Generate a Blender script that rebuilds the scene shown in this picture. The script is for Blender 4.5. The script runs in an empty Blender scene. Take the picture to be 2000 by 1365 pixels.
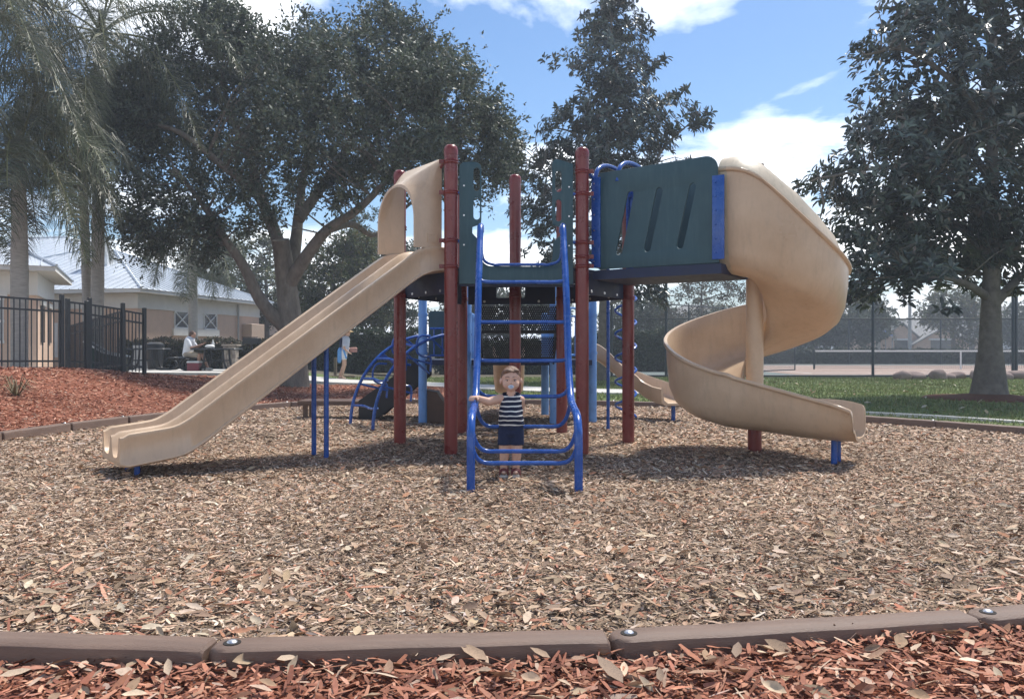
import bpy, bmesh, math, random
import numpy as np
from mathutils import Vector, Matrix
random.seed(7)
RNG = np.random.default_rng(11)
scn = bpy.context.scene
COL = scn.collection
R = math.radians

# ---------------------------------------------------------------- camera
cam_d = bpy.data.cameras.new('camera'); cam = bpy.data.objects.new('camera', cam_d); COL.objects.link(cam)
cam.location = (0, 0, 1.0); cam.rotation_euler = (R(90), 0, 0)
cam_d.sensor_width = 36; cam_d.lens = 28.8; cam_d.clip_start = 0.05; cam_d.clip_end = 3000
scn.camera = cam
scn.view_settings.view_transform = 'Standard'; scn.view_settings.look = 'None'
scn.view_settings.gamma = 1; scn.view_settings.use_curve_mapping = False
scn.view_settings.exposure = 1.24

# ---------------------------------------------------------------- sky and sun
SUN_EL, SUN_AZ = R(61), R(40)          # azimuth measured from +Y (straight ahead) towards +X (right)
w = bpy.data.worlds.new('World'); scn.world = w; w.use_nodes = True
nt = w.node_tree; nt.nodes.clear()
def N(t, tree=None, **kw):
    n = (tree or nt).nodes.new(t)
    for k, v in kw.items(): setattr(n, k, v)
    return n
def L(a, b, tree=None): (tree or nt).links.new(a, b)
out = N('ShaderNodeOutputWorld'); bg = N('ShaderNodeBackground'); L(bg.outputs[0], out.inputs[0])
sky = N('ShaderNodeTexSky', sky_type='NISHITA', sun_disc=False)
sky.sun_elevation = SUN_EL; sky.sun_rotation = SUN_AZ; sky.altitude = 0; sky.air_density = 1.0; sky.dust_density = 0.6; sky.ozone_density = 3.0
tc = N('ShaderNodeTexCoord'); sep = N('ShaderNodeSeparateXYZ'); L(tc.outputs['Generated'], sep.inputs[0])
zz = N('ShaderNodeMath', operation='MAXIMUM'); L(sep.outputs[2], zz.inputs[0]); zz.inputs[1].default_value = 0.0
za = N('ShaderNodeMath', operation='ADD'); L(zz.outputs[0], za.inputs[0]); za.inputs[1].default_value = 0.16
dx = N('ShaderNodeMath', operation='DIVIDE'); L(sep.outputs[0], dx.inputs[0]); L(za.outputs[0], dx.inputs[1])
dy = N('ShaderNodeMath', operation='DIVIDE'); L(sep.outputs[1], dy.inputs[0]); L(za.outputs[0], dy.inputs[1])
cmb = N('ShaderNodeCombineXYZ'); L(dx.outputs[0], cmb.inputs[0]); L(dy.outputs[0], cmb.inputs[1]); cmb.inputs[2].default_value = 3.7
cn = N('ShaderNodeTexNoise'); L(cmb.outputs[0], cn.inputs['Vector'])
cn.inputs['Scale'].default_value = 1.15; cn.inputs['Detail'].default_value = 9; cn.inputs['Roughness'].default_value = 0.56; cn.inputs['Distortion'].default_value = 0.25
# clouds gather towards the horizon
hz = N('ShaderNodeMapRange'); L(sep.outputs[2], hz.inputs[0]); hz.inputs[1].default_value = 0.0; hz.inputs[2].default_value = 0.30; hz.inputs[3].default_value = 0.12; hz.inputs[4].default_value = 0.0
ad = N('ShaderNodeMath', operation='ADD'); L(cn.outputs[0], ad.inputs[0]); L(hz.outputs[0], ad.inputs[1])
cr = N('ShaderNodeValToRGB'); L(ad.outputs[0], cr.inputs[0])
cr.color_ramp.elements[0].position = 0.512; cr.color_ramp.elements[0].color = (0, 0, 0, 1)
cr.color_ramp.elements[1].position = 0.65; cr.color_ramp.elements[1].color = (1, 1, 1, 1)
cn2 = N('ShaderNodeTexNoise'); L(cmb.outputs[0], cn2.inputs['Vector']); cn2.inputs['Scale'].default_value = 3.0; cn2.inputs['Detail'].default_value = 6
cw = N('ShaderNodeMixRGB'); L(cn2.outputs[0], cw.inputs[0]); cw.inputs[1].default_value = (11.5, 11.9, 12.6, 1); cw.inputs[2].default_value = (21.0, 20.8, 20.4, 1)
mx = N('ShaderNodeMixRGB'); L(cr.outputs[0], mx.inputs[0]); hs = N('ShaderNodeHueSaturation'); hs.inputs['Saturation'].default_value = 1.16; hs.inputs['Value'].default_value = 1.08; L(sky.outputs[0], hs.inputs['Color']); L(hs.outputs[0], mx.inputs[1]); L(cw.outputs[0], mx.inputs[2])
L(mx.outputs[0], bg.inputs[0]); bg.inputs[1].default_value = 0.062
sd = bpy.data.lights.new('sun', 'SUN'); sun = bpy.data.objects.new('sun', sd); COL.objects.link(sun)
sd.energy = 2.4; sd.angle = R(7); sd.color = (1.0, 0.955, 0.88)
sdir = Vector((math.sin(SUN_AZ)*math.cos(SUN_EL), math.cos(SUN_AZ)*math.cos(SUN_EL), math.sin(SUN_EL)))
sun.rotation_euler = (-sdir).to_track_quat('-Z', 'Y').to_euler(); sun.location = sdir*60

# ---------------------------------------------------------------- materials
MATS = {}
def mat(name, col, rough=0.5, var=0.12, scale=6.0, bump=0.0, bscale=40.0, spec=0.5, metal=0.0, attr=None, col2=None, detail=5, stretch=None, transl=0.0, wear=None):
    if name in MATS: return MATS[name]
    m = bpy.data.materials.new(name); m.use_nodes = True; t = m.node_tree; b = t.nodes['Principled BSDF']
    b.inputs['Roughness'].default_value = rough; b.inputs['Specular IOR Level'].default_value = spec; b.inputs['Metallic'].default_value = metal
    tc = N('ShaderNodeTexCoord', t); mp = N('ShaderNodeMapping', t); L(tc.outputs['Object'], mp.inputs[0], t)
    if stretch: mp.inputs['Scale'].default_value = stretch
    no = N('ShaderNodeTexNoise', t); L(mp.outputs[0], no.inputs['Vector'], t); no.inputs['Scale'].default_value = scale; no.inputs['Detail'].default_value = detail; no.inputs['Roughness'].default_value = 0.62
    if attr:
        a = N('ShaderNodeAttribute', t); a.attribute_name = attr
        mul = N('ShaderNodeMixRGB', t, blend_type='MULTIPLY'); mul.inputs[0].default_value = 1.0
        rp = N('ShaderNodeMapRange', t); L(no.outputs[0], rp.inputs[0], t); rp.inputs[1].default_value = 0.25; rp.inputs[2].default_value = 0.75; rp.inputs[3].default_value = 1-var; rp.inputs[4].default_value = 1+var
        L(a.outputs['Color'], mul.inputs[1], t); L(rp.outputs[0], mul.inputs[2], t); csock = mul.outputs[0]
    else:
        c2 = col2 if col2 else tuple(min(1, c*(1+var)) for c in col); c1 = col if col2 else tuple(c*(1-var) for c in col)
        rp = N('ShaderNodeValToRGB', t); L(no.outputs[0], rp.inputs[0], t)
        rp.color_ramp.elements[0].position = 0.32; rp.color_ramp.elements[0].color = (*c1, 1)
        rp.color_ramp.elements[1].position = 0.68; rp.color_ramp.elements[1].color = (*c2, 1); csock = rp.outputs[0]
    if wear:   # run-down streaks and pale scuffs with a shape of their own
        ws, wsc, wamt, wcol = wear
        m2 = N('ShaderNodeMapping', t); L(tc.outputs['Object'], m2.inputs[0], t); m2.inputs['Scale'].default_value = ws
        n3 = N('ShaderNodeTexNoise', t); L(m2.outputs[0], n3.inputs['Vector'], t); n3.inputs['Scale'].default_value = wsc; n3.inputs['Detail'].default_value = 8; n3.inputs['Roughness'].default_value = 0.7
        r3 = N('ShaderNodeMapRange', t); L(n3.outputs[0], r3.inputs[0], t); r3.inputs[1].default_value = 0.5; r3.inputs[2].default_value = 0.72; r3.inputs[3].default_value = 0.0; r3.inputs[4].default_value = wamt
        x3 = N('ShaderNodeMixRGB', t); L(r3.outputs[0], x3.inputs[0], t); L(csock, x3.inputs[1], t); x3.inputs[2].default_value = (*wcol, 1); csock = x3.outputs[0]
    L(csock, b.inputs['Base Color'], t)
    rr = N('ShaderNodeMapRange', t); L(no.outputs[0], rr.inputs[0], t); rr.inputs[1].default_value = 0.3; rr.inputs[2].default_value = 0.7; rr.inputs[3].default_value = max(0.02, rough-0.07); rr.inputs[4].default_value = min(1, rough+0.09)
    L(rr.outputs[0], b.inputs['Roughness'], t)
    if bump > 0:
        n2 = N('ShaderNodeTexNoise', t); L(mp.outputs[0], n2.inputs['Vector'], t); n2.inputs['Scale'].default_value = bscale; n2.inputs['Detail'].default_value = 4
        bp = N('ShaderNodeBump', t); bp.inputs['Strength'].default_value = bump; bp.inputs['Distance'].default_value = 0.02; L(n2.outputs[0], bp.inputs['Height'], t); L(bp.outputs[0], b.inputs['Normal'], t)
    if transl > 0:
        tr = N('ShaderNodeBsdfTranslucent', t); L(csock, tr.inputs[0], t)
        ms = N('ShaderNodeMixShader', t); ms.inputs[0].default_value = transl
        o = t.nodes['Material Output']; L(b.outputs[0], ms.inputs[1], t); L(tr.outputs[0], ms.inputs[2], t); L(ms.outputs[0], o.inputs[0], t)
    MATS[name] = m; return m

# ---------------------------------------------------------------- mesh helpers
def link(o, parent=None):
    COL.objects.link(o)
    if parent is not None: o.parent = parent
    return o
def tag(o, label=None, cat=None, group=None, kind=None):
    if label: o['label'] = label
    if cat: o['category'] = cat
    if group: o['group'] = group
    if kind: o['kind'] = kind
    return o
def empty(name, loc=(0, 0, 0), rz=0.0, label=None, cat=None, group=None):
    o = bpy.data.objects.new(name, None); o.location = loc; o.rotation_euler = (0, 0, rz); o.empty_display_size = 0.1
    link(o); return tag(o, label, cat, group)
def copy_tree(o, parent=None):
    c = o.copy(); COL.objects.link(c); c.parent = parent
    for ch in list(o.children): copy_tree(ch, c)
    return c

class MB:
    def __init__(s): s.v = []; s.f = []
    def add(s, vs, fs):
        k = len(s.v); s.v += [tuple(v) for v in vs]; s.f += [tuple(i+k for i in f) for f in fs]; return s
    def box(s, x0, x1, y0, y1, z0, z1):
        return s.add([(x0,y0,z0),(x1,y0,z0),(x1,y1,z0),(x0,y1,z0),(x0,y0,z1),(x1,y0,z1),(x1,y1,z1),(x0,y1,z1)],
                     [(0,3,2,1),(4,5,6,7),(0,1,5,4),(1,2,6,5),(2,3,7,6),(3,0,4,7)])
    def cbox(s, x0, x1, y0, y1, z0, z1, c=0.01):
        # box with chamfered vertical and top edges
        pts = [(x0+c,y0),(x1-c,y0),(x1,y0+c),(x1,y1-c),(x1-c,y1),(x0+c,y1),(x0,y1-c),(x0,y0+c)]
        cx, cy = (x0+x1)/2, (y0+y1)/2
        def ins(p): return (p[0]+(c if p[0] < cx else -c)*0.8, p[1]+(c if p[1] < cy else -c)*0.8)
        rings = [[(p[0],p[1],z0) for p in pts], [(p[0],p[1],z1-c) for p in pts], [(*ins(p),z1) for p in pts]]
        return s.loft(rings, True, True)
    def obox(s, c, ax, ay, az):
        # oriented box: centre and three half axes
        c, ax, ay, az = map(Vector, (c, ax, ay, az))
        vs = [c+i*ax+j*ay+k*az for k in (-1,1) for (i,j) in ((-1,-1),(1,-1),(1,1),(-1,1))]
        return s.add(vs, [(0,3,2,1),(4,5,6,7),(0,1,5,4),(1,2,6,5),(2,3,7,6),(3,0,4,7)])
    def loft(s, rings, cap0=True, cap1=True, closed=True):
        k = len(s.v); n = len(rings[0])
        for r in rings: s.v += [tuple(p) for p in r]
        for i in range(len(rings)-1):
            a, b = k+i*n, k+(i+1)*n
            for j in range(n if closed else n-1):
                j2 = (j+1) % n; s.f.append((a+j, a+j2, b+j2, b+j))
        if cap0: s.f.append(tuple(k+j for j in range(n))[::-1])
        if cap1: s.f.append(tuple(k+(len(rings)-1)*n+j for j in range(n)))
        return s
    def tube(s, pts, r, n=8, caps=True):
        pts = [Vector(p) for p in pts]; m = len(pts)
        rs = list(r) if hasattr(r, '__len__') else [r]*m
        T = [((pts[min(i+1,m-1)]-pts[max(i-1,0)]).normalized() if (pts[min(i+1,m-1)]-pts[max(i-1,0)]).length > 1e-9 else Vector((0,0,1))) for i in range(m)]
        u = T[0].orthogonal().normalized(); rings = []
        for i in range(m):
            u = (u - T[i]*u.dot(T[i])); u = u.normalized() if u.length > 1e-6 else T[i].orthogonal().normalized()
            v = T[i].cross(u)
            rings.append([pts[i] + rs[i]*(math.cos(2*math.pi*j/n)*u + math.sin(2*math.pi*j/n)*v) for j in range(n)])
        return s.loft(rings, caps, caps)
    def lathe(s, c, prof, n=16, caps=True):
        c = Vector(c)
        rings = [[c+Vector((r*math.cos(2*math.pi*j/n), r*math.sin(2*math.pi*j/n), z)) for j in range(n)] for r, z in prof]
        return s.loft(rings, caps, caps)
    def ball(s, c, r, n=10, m=7):
        c = Vector(c); r = (r, r, r) if not hasattr(r, '__len__') else r
        rings = []
        for i in range(1, m):
            a = math.pi*i/m
            rings.append([(c.x+r[0]*math.sin(a)*math.cos(2*math.pi*j/n), c.y+r[1]*math.sin(a)*math.sin(2*math.pi*j/n), c.z-r[2]*math.cos(a)) for j in range(n)])
        k = len(s.v); s.loft(rings, False, False)
        b = len(s.v); s.v += [(c.x, c.y, c.z-r[2]), (c.x, c.y, c.z+r[2])]
        for j in range(n):
            s.f.append((b, k+(j+1) % n, k+j)); q = k+(m-2)*n; s.f.append((b+1, q+j, q+(j+1) % n))
        return s
    def build(s, name, m, parent=None, smooth=True, ang=38, bevel=0.0):
        me = bpy.data.meshes.new(name); me.from_pydata(s.v, [], s.f); me.update()
        bm = bmesh.new(); bm.from_mesh(me); bmesh.ops.recalc_face_normals(bm, faces=bm.faces)
        if bevel > 0:
            es = [e for e in bm.edges if len(e.link_faces) == 2 and e.calc_face_angle() > 0.6]
            bmesh.ops.bevel(bm, geom=es, offset=bevel, segments=2, profile=0.6, affect='EDGES', clamp_overlap=True)
        bm.to_mesh(me); bm.free()
        if smooth: me.shade_smooth(); me.set_sharp_from_angle(angle=R(ang))
        me.materials.append(m if not isinstance(m, str) else MATS[m])
        return link(bpy.data.objects.new(name, me), parent)

def plate(name, outer, holes, thick, org, ux, uy, m, parent=None, bevel=0.004):
    """flat board with holes: outline in (u,v), laid out from org along ux, uy and given thickness"""
    org, ux, uy = Vector(org), Vector(ux), Vector(uy); nn = ux.cross(uy).normalized()
    bm = bmesh.new(); edges = []
    for loop in [outer]+holes:
        vs = [bm.verts.new(org+ux*p[0]+uy*p[1]-nn*thick/2) for p in loop]
        edges += [bm.edges.new((vs[i], vs[(i+1) % len(vs)])) for i in range(len(vs))]
    bmesh.ops.triangle_fill(bm, use_beauty=True, use_dissolve=False, edges=edges, normal=nn)
    g = bmesh.ops.extrude_face_region(bm, geom=list(bm.faces))
    bmesh.ops.translate(bm, vec=nn*thick, verts=[v for v in g['geom'] if isinstance(v, bmesh.types.BMVert)])
    bmesh.ops.recalc_face_normals(bm, faces=bm.faces)
    if bevel:
        es = [e for e in bm.edges if len(e.link_faces) == 2 and e.calc_face_angle() > 1.2 and any(abs(f.normal.dot(nn)) > 0.9 for f in e.link_faces)]
        bmesh.ops.bevel(bm, geom=es, offset=bevel, segments=2, profile=0.5, affect='EDGES', clamp_overlap=True)
    me = bpy.data.meshes.new(name); bm.to_mesh(me); bm.free(); me.shade_smooth(); me.set_sharp_from_angle(angle=R(35))
    me.materials.append(m); return link(bpy.data.objects.new(name, me), parent)
def rrect(x0, x1, y0, y1, r, n=5):
    p = []
    for cx, cy, a0 in ((x1-r, y0+r, -90), (x1-r, y1-r, 0), (x0+r, y1-r, 90), (x0+r, y0+r, 180)):
        for i in range(n+1):
            a = R(a0+90*i/n); p.append((cx+r*math.cos(a), cy+r*math.sin(a)))
    return p
def slot(p0, p1, r, n=6):
    d = math.atan2(p1[1]-p0[1], p1[0]-p0[0]); o = []
    for c, a0 in ((p1, d-math.pi/2), (p0, d+math.pi/2)):
        for i in range(n+1):
            a = a0+math.pi*i/n; o.append((c[0]+r*math.cos(a), c[1]+r*math.sin(a)))
    return o
def spline(pts, n=8):
    """Catmull-Rom through points"""
    P = [Vector(p) for p in pts]; P = [2*P[0]-P[1]]+P+[2*P[-1]-P[-2]]; o = []
    for i in range(1, len(P)-2):
        a, b, c, d = P[i-1:i+3]
        for k in range(n):
            t = k/n; o.append(0.5*((2*b)+(c-a)*t+(2*a-5*b+4*c-d)*t*t+(3*b-a-3*c+d)*t**3))
    o.append(P[-2]); return o
def interp(x, tab):
    return float(np.interp(x, [t[0] for t in tab], [t[1] for t in tab]))
def smooth01(x): x = np.clip(x, 0, 1); return x*x*(3-2*x)
def inpoly(px, py, poly):
    px = np.asarray(px); py = np.asarray(py); r = np.zeros(px.shape, bool); n = len(poly)
    for i in range(n):
        x0, y0 = poly[i]; x1, y1 = poly[(i+1) % n]
        c = ((y0 > py) != (y1 > py)) & (px < (x1-x0)*(py-y0)/((y1-y0) if y1 != y0 else 1e-9)+x0); r ^= c
    return r
def PX(x, y, Y): return Vector(((x-1000)*Y/1600, Y, 1+(684-y)*Y/1600))

def inst_mesh(name, tv, tf, M, T, m, parent=None, col=None, smooth=False, bend=None):
    """one mesh out of many transformed copies of a small template"""
    tv = np.asarray(tv, float); tf = np.asarray(tf, int); n = len(T); k = len(tv); fs = tf.shape[1]
    V = np.einsum('nij,kj->nki', M, tv)+T[:, None, :]
    F = (tf[None]+(np.arange(n)*k)[:, None, None]).reshape(-1)
    me = bpy.data.meshes.new(name); me.vertices.add(n*k); me.vertices.foreach_set('co', V.reshape(-1).astype(np.float32))
    nf = n*len(tf); me.loops.add(nf*fs); me.loops.foreach_set('vertex_index', F.astype(np.int32))
    me.polygons.add(nf); me.polygons.foreach_set('loop_start', (np.arange(nf)*fs).astype(np.int32))
    if smooth: me.polygons.foreach_set('use_smooth', np.ones(nf, bool))
    me.update(calc_edges=True)
    if col is not None:
        a = me.attributes.new('tint', 'FLOAT_COLOR', 'POINT'); c = np.ones((n, k, 4), np.float32); c[..., :3] = np.asarray(col)[:, None, :]
        a.data.foreach_set('color', c.reshape(-1))
    me.materials.append(m); return link(bpy.data.objects.new(name, me), parent)
def rotm(yaw, pitch, roll):
    cy, sy, cp, sp, cr_, sr = np.cos(yaw), np.sin(yaw), np.cos(pitch), np.sin(pitch), np.cos(roll), np.sin(roll); n = len(yaw)
    Z = np.zeros((n,3,3)); Z[:,0,0]=cy; Z[:,0,1]=-sy; Z[:,1,0]=sy; Z[:,1,1]=cy; Z[:,2,2]=1
    Yr = np.zeros((n,3,3)); Yr[:,0,0]=cp; Yr[:,0,2]=sp; Yr[:,1,1]=1; Yr[:,2,0]=-sp; Yr[:,2,2]=cp
    X = np.zeros((n,3,3)); X[:,0,0]=1; X[:,1,1]=cr_; X[:,1,2]=-sr; X[:,2,1]=sr; X[:,2,2]=cr_
    return Z@Yr@X
def scaled(M, sx, sy, sz): return M*np.stack([sx, sy, sz], 1)[:, None, :]
# ================================================================ ground
def gz(x, y):
    x = np.asarray(x, float); y = np.asarray(y, float)
    h = smooth01((-x-4.9)/3.8)*(0.66+(0.26-0.66)*smooth01((y-14)/9))*smooth01((y-1.0)/7)
    return h*(1-smooth01((y-60)/40))
def G(x, y): return float(gz(x, y))
def bumps(x, y): return 0.012*np.sin(x*2.1+1.3*np.sin(y*1.7))*np.cos(y*1.9+x*0.7)

mat('earth', (0.10, 0.085, 0.05), 0.95, 0.2, 0.6, 0.3, 8)
mat('chip_ground', (0.15, 0.108, 0.075), 0.95, 0.3, 30, 0.8, 90, 0.15, col2=(0.33, 0.245, 0.175), detail=10)
mat('red_mulch', (0.14, 0.05, 0.03), 0.95, 0.3, 40, 0.8, 90, 0.15, col2=(0.36, 0.14, 0.085), detail=10)
mat('lawn', (0.085, 0.115, 0.036), 0.9, 0.2, 3.0, 0.7, 60, 0.2, col2=(0.15, 0.19, 0.066), detail=10)
mat('concrete', (0.52, 0.50, 0.46), 0.85, 0.10, 3, 0.15, 120, 0.3, detail=9)
mat('court', (0.36, 0.265, 0.215), 0.9, 0.08, 0.5, 0.1, 60, 0.2)
mat('court_green', (0.17, 0.20, 0.19), 0.9, 0.08, 0.5, 0.1, 60, 0.2)
mat('asphalt', (0.055, 0.055, 0.058), 0.9, 0.15, 3, 0.2, 80, 0.2)
mat('white_paint', (0.75, 0.75, 0.73), 0.6, 0.05, 4)

def sheet(name, xs, ys, mask, zoff, m, bump=True):
    X, Y = np.meshgrid(xs, ys, indexing='ij'); Z = gz(X, Y)+zoff
    if bump: Z = Z+bumps(X, Y)
    nx, ny = X.shape; idx = np.arange(nx*ny).reshape(nx, ny)
    cx = (X[:-1,:-1]+X[1:,1:])/2; cy = (Y[:-1,:-1]+Y[1:,1:])/2; k = mask(cx, cy)
    F = np.stack([idx[:-1,:-1][k], idx[1:,:-1][k], idx[1:,1:][k], idx[:-1,1:][k]], 1)
    me = bpy.data.meshes.new(name); me.from_pydata(np.stack([X.ravel(), Y.ravel(), Z.ravel()], 1).tolist(), [], F.tolist())
    bm = bmesh.new(); bm.from_mesh(me); bmesh.ops.delete(bm, geom=[v for v in bm.verts if not v.link_faces], context='VERTS'); bm.to_mesh(me); bm.free()
    me.shade_smooth(); me.materials.append(m); o = link(bpy.data.objects.new(name, me)); tag(o, kind='structure'); return o

ax = np.concatenate([np.linspace(-900, -40, 14), np.linspace(-36, 44, 81), np.linspace(60, 900, 14)])
ay = np.concatenate([np.linspace(-40, 0, 5), np.linspace(1, 70, 70), np.linspace(80, 1800, 20)])
sheet('ground', ax, ay, lambda x, y: np.ones(x.shape, bool), -0.05, MATS['earth'], False)

# play area outline (joints of the border timbers)
BORDER = [(-0.87,2.535),(0.37,2.62),(1.64,2.83),(2.85,3.12),(4.0,3.55),(5.1,4.1),(6.0,5.0),(6.6,6.1),(6.8,7.3),(6.6,8.5),(6.05,9.55),(5.4,10.5),(4.7,11.45),(3.9,12.6),(3.0,13.9),
          (1.8,14.5),(0.6,14.9),(-0.6,15.05),(-1.8,15.05),(-3.0,14.9),(-3.9,14.2),(-4.5,13.2),(-4.95,12.1),(-5.2,10.95),(-5.35,9.8),(-5.43,8.6),(-5.47,7.4),(-5.38,6.2),(-5.0,5.0),(-4.3,3.95),(-3.3,3.1),(-2.1,2.63)]
def inplay(x, y): return inpoly(x, y, BORDER)
RIGHTLINE = lambda y: np.interp(y, [0, 2.5, 4, 6, 9, 30], [4.5, 4.5, 6.4, 8, 9, 9])
sheet('wood_chip_bed', np.linspace(-5.7, 7.0, 128), np.linspace(2.3, 15.3, 131), inplay, 0.0, MATS['chip_ground'])
# red mulch: in front of the border and on the bank at the left
def inred(x, y):
    return (~inplay(x, y)) & (((y < 6) & (x < 5.6)) | ((x < -3.6) & (y < 23.2+0.06*x)) | ((x < -1.0) & (y > 13) & (y < 22.2+0.0*x)))
sheet('red_mulch_bed', np.linspace(-24, 7, 180), np.linspace(0.2, 24, 150), inred, -0.006, MATS['red_mulch'])
sheet('front_mulch_bed', np.linspace(-4.6, 5.2, 140), np.linspace(0.3, 4.2, 78), lambda x, y: inred(x, y) & (y < 4.1) & ~inplay(x, y+.05), 0.022, MATS['red_mulch'])
PATH = spline([(-17,28.6,0),(-12.5,26.6,0),(-8.6,25.7,0),(-5,24.9,0),(-2.4,23.2,0),(-0.4,21.2,0),(1.5,19.6,0),(3.6,18.9,0)], 8)
def strip(name, pts, wd, zoff, th, m, kind='structure'):
    mb = MB(); rings = []
    for i, p in enumerate(pts):
        t = (pts[min(i+1, len(pts)-1)]-pts[max(i-1, 0)]).normalized(); n = Vector((-t.y, t.x, 0))*wd/2
        z = max(G(p.x+n.x, p.y+n.y), G(p.x-n.x, p.y-n.y))+zoff
        a, b = p+n, p-n; rings.append([(a.x,a.y,z-th),(b.x,b.y,z-th),(b.x,b.y,z),(a.x,a.y,z)])
    mb.loft(rings); o = mb.build(name, m, smooth=False); tag(o, kind=kind); return o
strip('footpath', PATH, 1.7, 0.03, 0.12, MATS['concrete'])
mb = MB(); mb.box(-14.6, -8.6, 26.7, 30.2, 0.1, 0.285); tag(mb.build('picnic_pad', MATS['concrete'], smooth=False), kind='structure')
sheet('lawn', np.linspace(-14, 40, 136), np.linspace(8, 31, 70), lambda x, y: (~inplay(x, y)) & (~inred(x, y)) & (x > -4.2-0.9*np.maximum(0, y-24)) & (y < 29.3) & (y > 9.4-0.35*np.maximum(0, x-6)), -0.004, MATS['lawn'])
# concrete edging that runs through the grass at the right
strip('concrete_edging', spline([(4.9,13.2,0),(6.1,12.15,0),(7.0,10.9,0),(7.6,9.6,0),(8.2,8.2,0)], 6), 0.16, 0.035, 0.1, MATS['concrete'])
# tennis court
mb = MB(); mb.box(3.0, 52, 29.9, 62, -0.02, 0.03); tag(mb.build('court_surround', MATS['court_green'], smooth=False), kind='structure')
mb = MB(); mb.box(11, 44, 31.5, 50, 0.0, 0.036); tag(mb.build('tennis_court', MATS['court'], smooth=False), kind='structure')
for x0, x1, y0, y1 in ((12, 43, 34.0, 34.08), (12, 43, 47.5, 47.58), (12, 12.08, 33, 49), (20, 20.08, 34.08, 47.5)):
    mb = MB(); mb.box(x0, x1, y0, y1, 0.0, 0.041); tag(mb.build('court_line', MATS['white_paint'], smooth=False), kind='structure')
mb = MB(); mb.box(-40, 3, 48, 60, 0.10, 0.30); tag(mb.build('car_park', MATS['asphalt'], smooth=False), kind='structure')

# ---------------------------------------------------------------- loose chips (nobody could count them)
CHIP = [(-.5,-.32,0),(-.5,.25,0.0),(0,-.5,.12),(0.05,.5,.12),(.5,-.2,0),(.5,.3,.0)]; CHIPF = [(0,2,3,1),(2,4,5,3)]
def palette(n, cols, wts, jit=0.15):
    c = np.array(cols)[RNG.choice(len(cols), n, p=np.array(wts)/sum(wts))]
    return np.clip(c*RNG.normal(1, jit, (n,1))*RNG.normal(1, 0.022, (n,3)), 0.004, 0.9)
TAN = [(0.43,0.300,0.208),(0.33,0.218,0.146),(0.56,0.418,0.305),(0.21,0.142,0.096),(0.37,0.30,0.245),(0.38,0.185,0.11),(0.105,0.072,0.052),(0.60,0.50,0.40)]
TANW = [22, 24, 14, 17, 8, 6, 13, 4]
RED = [(0.34,0.145,0.090),(0.25,0.098,0.060),(0.41,0.195,0.125),(0.14,0.052,0.034),(0.42,0.30,0.22),(0.50,0.27,0.18)]
REDW = [28, 22, 17, 12, 6, 11]
def chips(name, n, box, maskf, lx, wy, cols, wts, tilt, zr, dens=None, zb=0.0):
    x = RNG.uniform(box[0], box[1], n); y = RNG.uniform(box[2], box[3], n); k = maskf(x, y) & (np.abs(x) < 0.70*y+0.9)
    x, y = x[k], y[k]; n = len(x)
    l = RNG.uniform(*lx, n)*(0.6+0.8*RNG.random(n)**2); wd = RNG.uniform(*wy, n)
    M = scaled(rotm(RNG.uniform(0, 6.283, n), RNG.normal(0, tilt, n), RNG.normal(0, tilt*1.5, n)), l, wd, wd*RNG.uniform(-1.5, 1.5, n))
    T = np.stack([x, y, gz(x, y)+bumps(x, y)+zb+RNG.uniform(*zr, n)], 1)
    # broad patches of darker and lighter litter
    pt = 1+0.16*np.sin(x*1.3+2*np.sin(y*0.9))*np.cos(y*1.1-x*0.6)
    return n, M, T, palette(n, cols, wts)*1.08*pt[:, None]
mat('chip', (0.3, 0.2, 0.1), 0.85, 0.25, 60, attr='tint', spec=0.25)
def merge(name, sets, m):
    M = np.concatenate([s[1] for s in sets]); T = np.concatenate([s[2] for s in sets]); C = np.concatenate([s[3] for s in sets])
    return tag(inst_mesh(name, CHIP, CHIPF, M, T, m, col=C), kind='stuff')
s1 = chips('', 115000, (-4.6, 4.9, 2.5, 5.2), inplay, (.016,.055), (.004,.012), TAN, TANW, .22, (.002,.022))
s2 = chips('', 145000, (-6, 7, 5.2, 8.6), inplay, (.022,.062), (.006,.014), TAN, TANW, .2, (.002,.02))
s3 = chips('', 80000, (-6, 7, 8.6, 15.2), inplay, (.035,.09), (.011,.024), TAN, TANW, .2, (.002,.02))
s4 = chips('', 2600, (-3.2, 3.6, 2.55, 3.7), inplay, (.05,.10), (.008,.018), RED, REDW, .24, (.008,.026)); s4 = (0,)+tuple(a[RNG.random(len(s4[2])) < .35] if False else a for a in s4[1:])
o = merge('loose_wood_chips', [s1, s2, s3, tuple([0]+[a[::3] for a in s4[1:]])], MATS['chip']); tag(o, 'pale brown wood chips scattered thickly over the play area', 'wood chips')
front = lambda x, y: inred(x, y)
r1 = chips('', 46000, (-3.6, 3.9, 1.45, 3.6), front, (.025,.085), (.005,.016), RED, REDW, .24, (.002,.030), zb=.027)
r1b = chips('', 4200, (-3.6, 3.9, 1.45, 3.6), front, (.05,.10), (.009,.021), RED, REDW, .24, (.012,.036), zb=.03)
o = merge('front_red_mulch', [r1, r1b], MATS['chip']); tag(o, 'shredded red mulch in front of the near border timbers', 'mulch')
r2 = chips('', 60000, (-11.5, -4.6, 4.5, 12.5), front, (.035,.09), (.008,.018), RED, REDW, .22, (.002,.03))
r3 = chips('', 46000, (-15, -1.0, 12.5, 23), front, (.05,.11), (.014,.028), RED, REDW, .22, (.002,.03))
o = merge('bank_red_mulch', [r2, r3], MATS['chip']); tag(o, 'red mulch covering the bank below the black fence', 'mulch')
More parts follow.
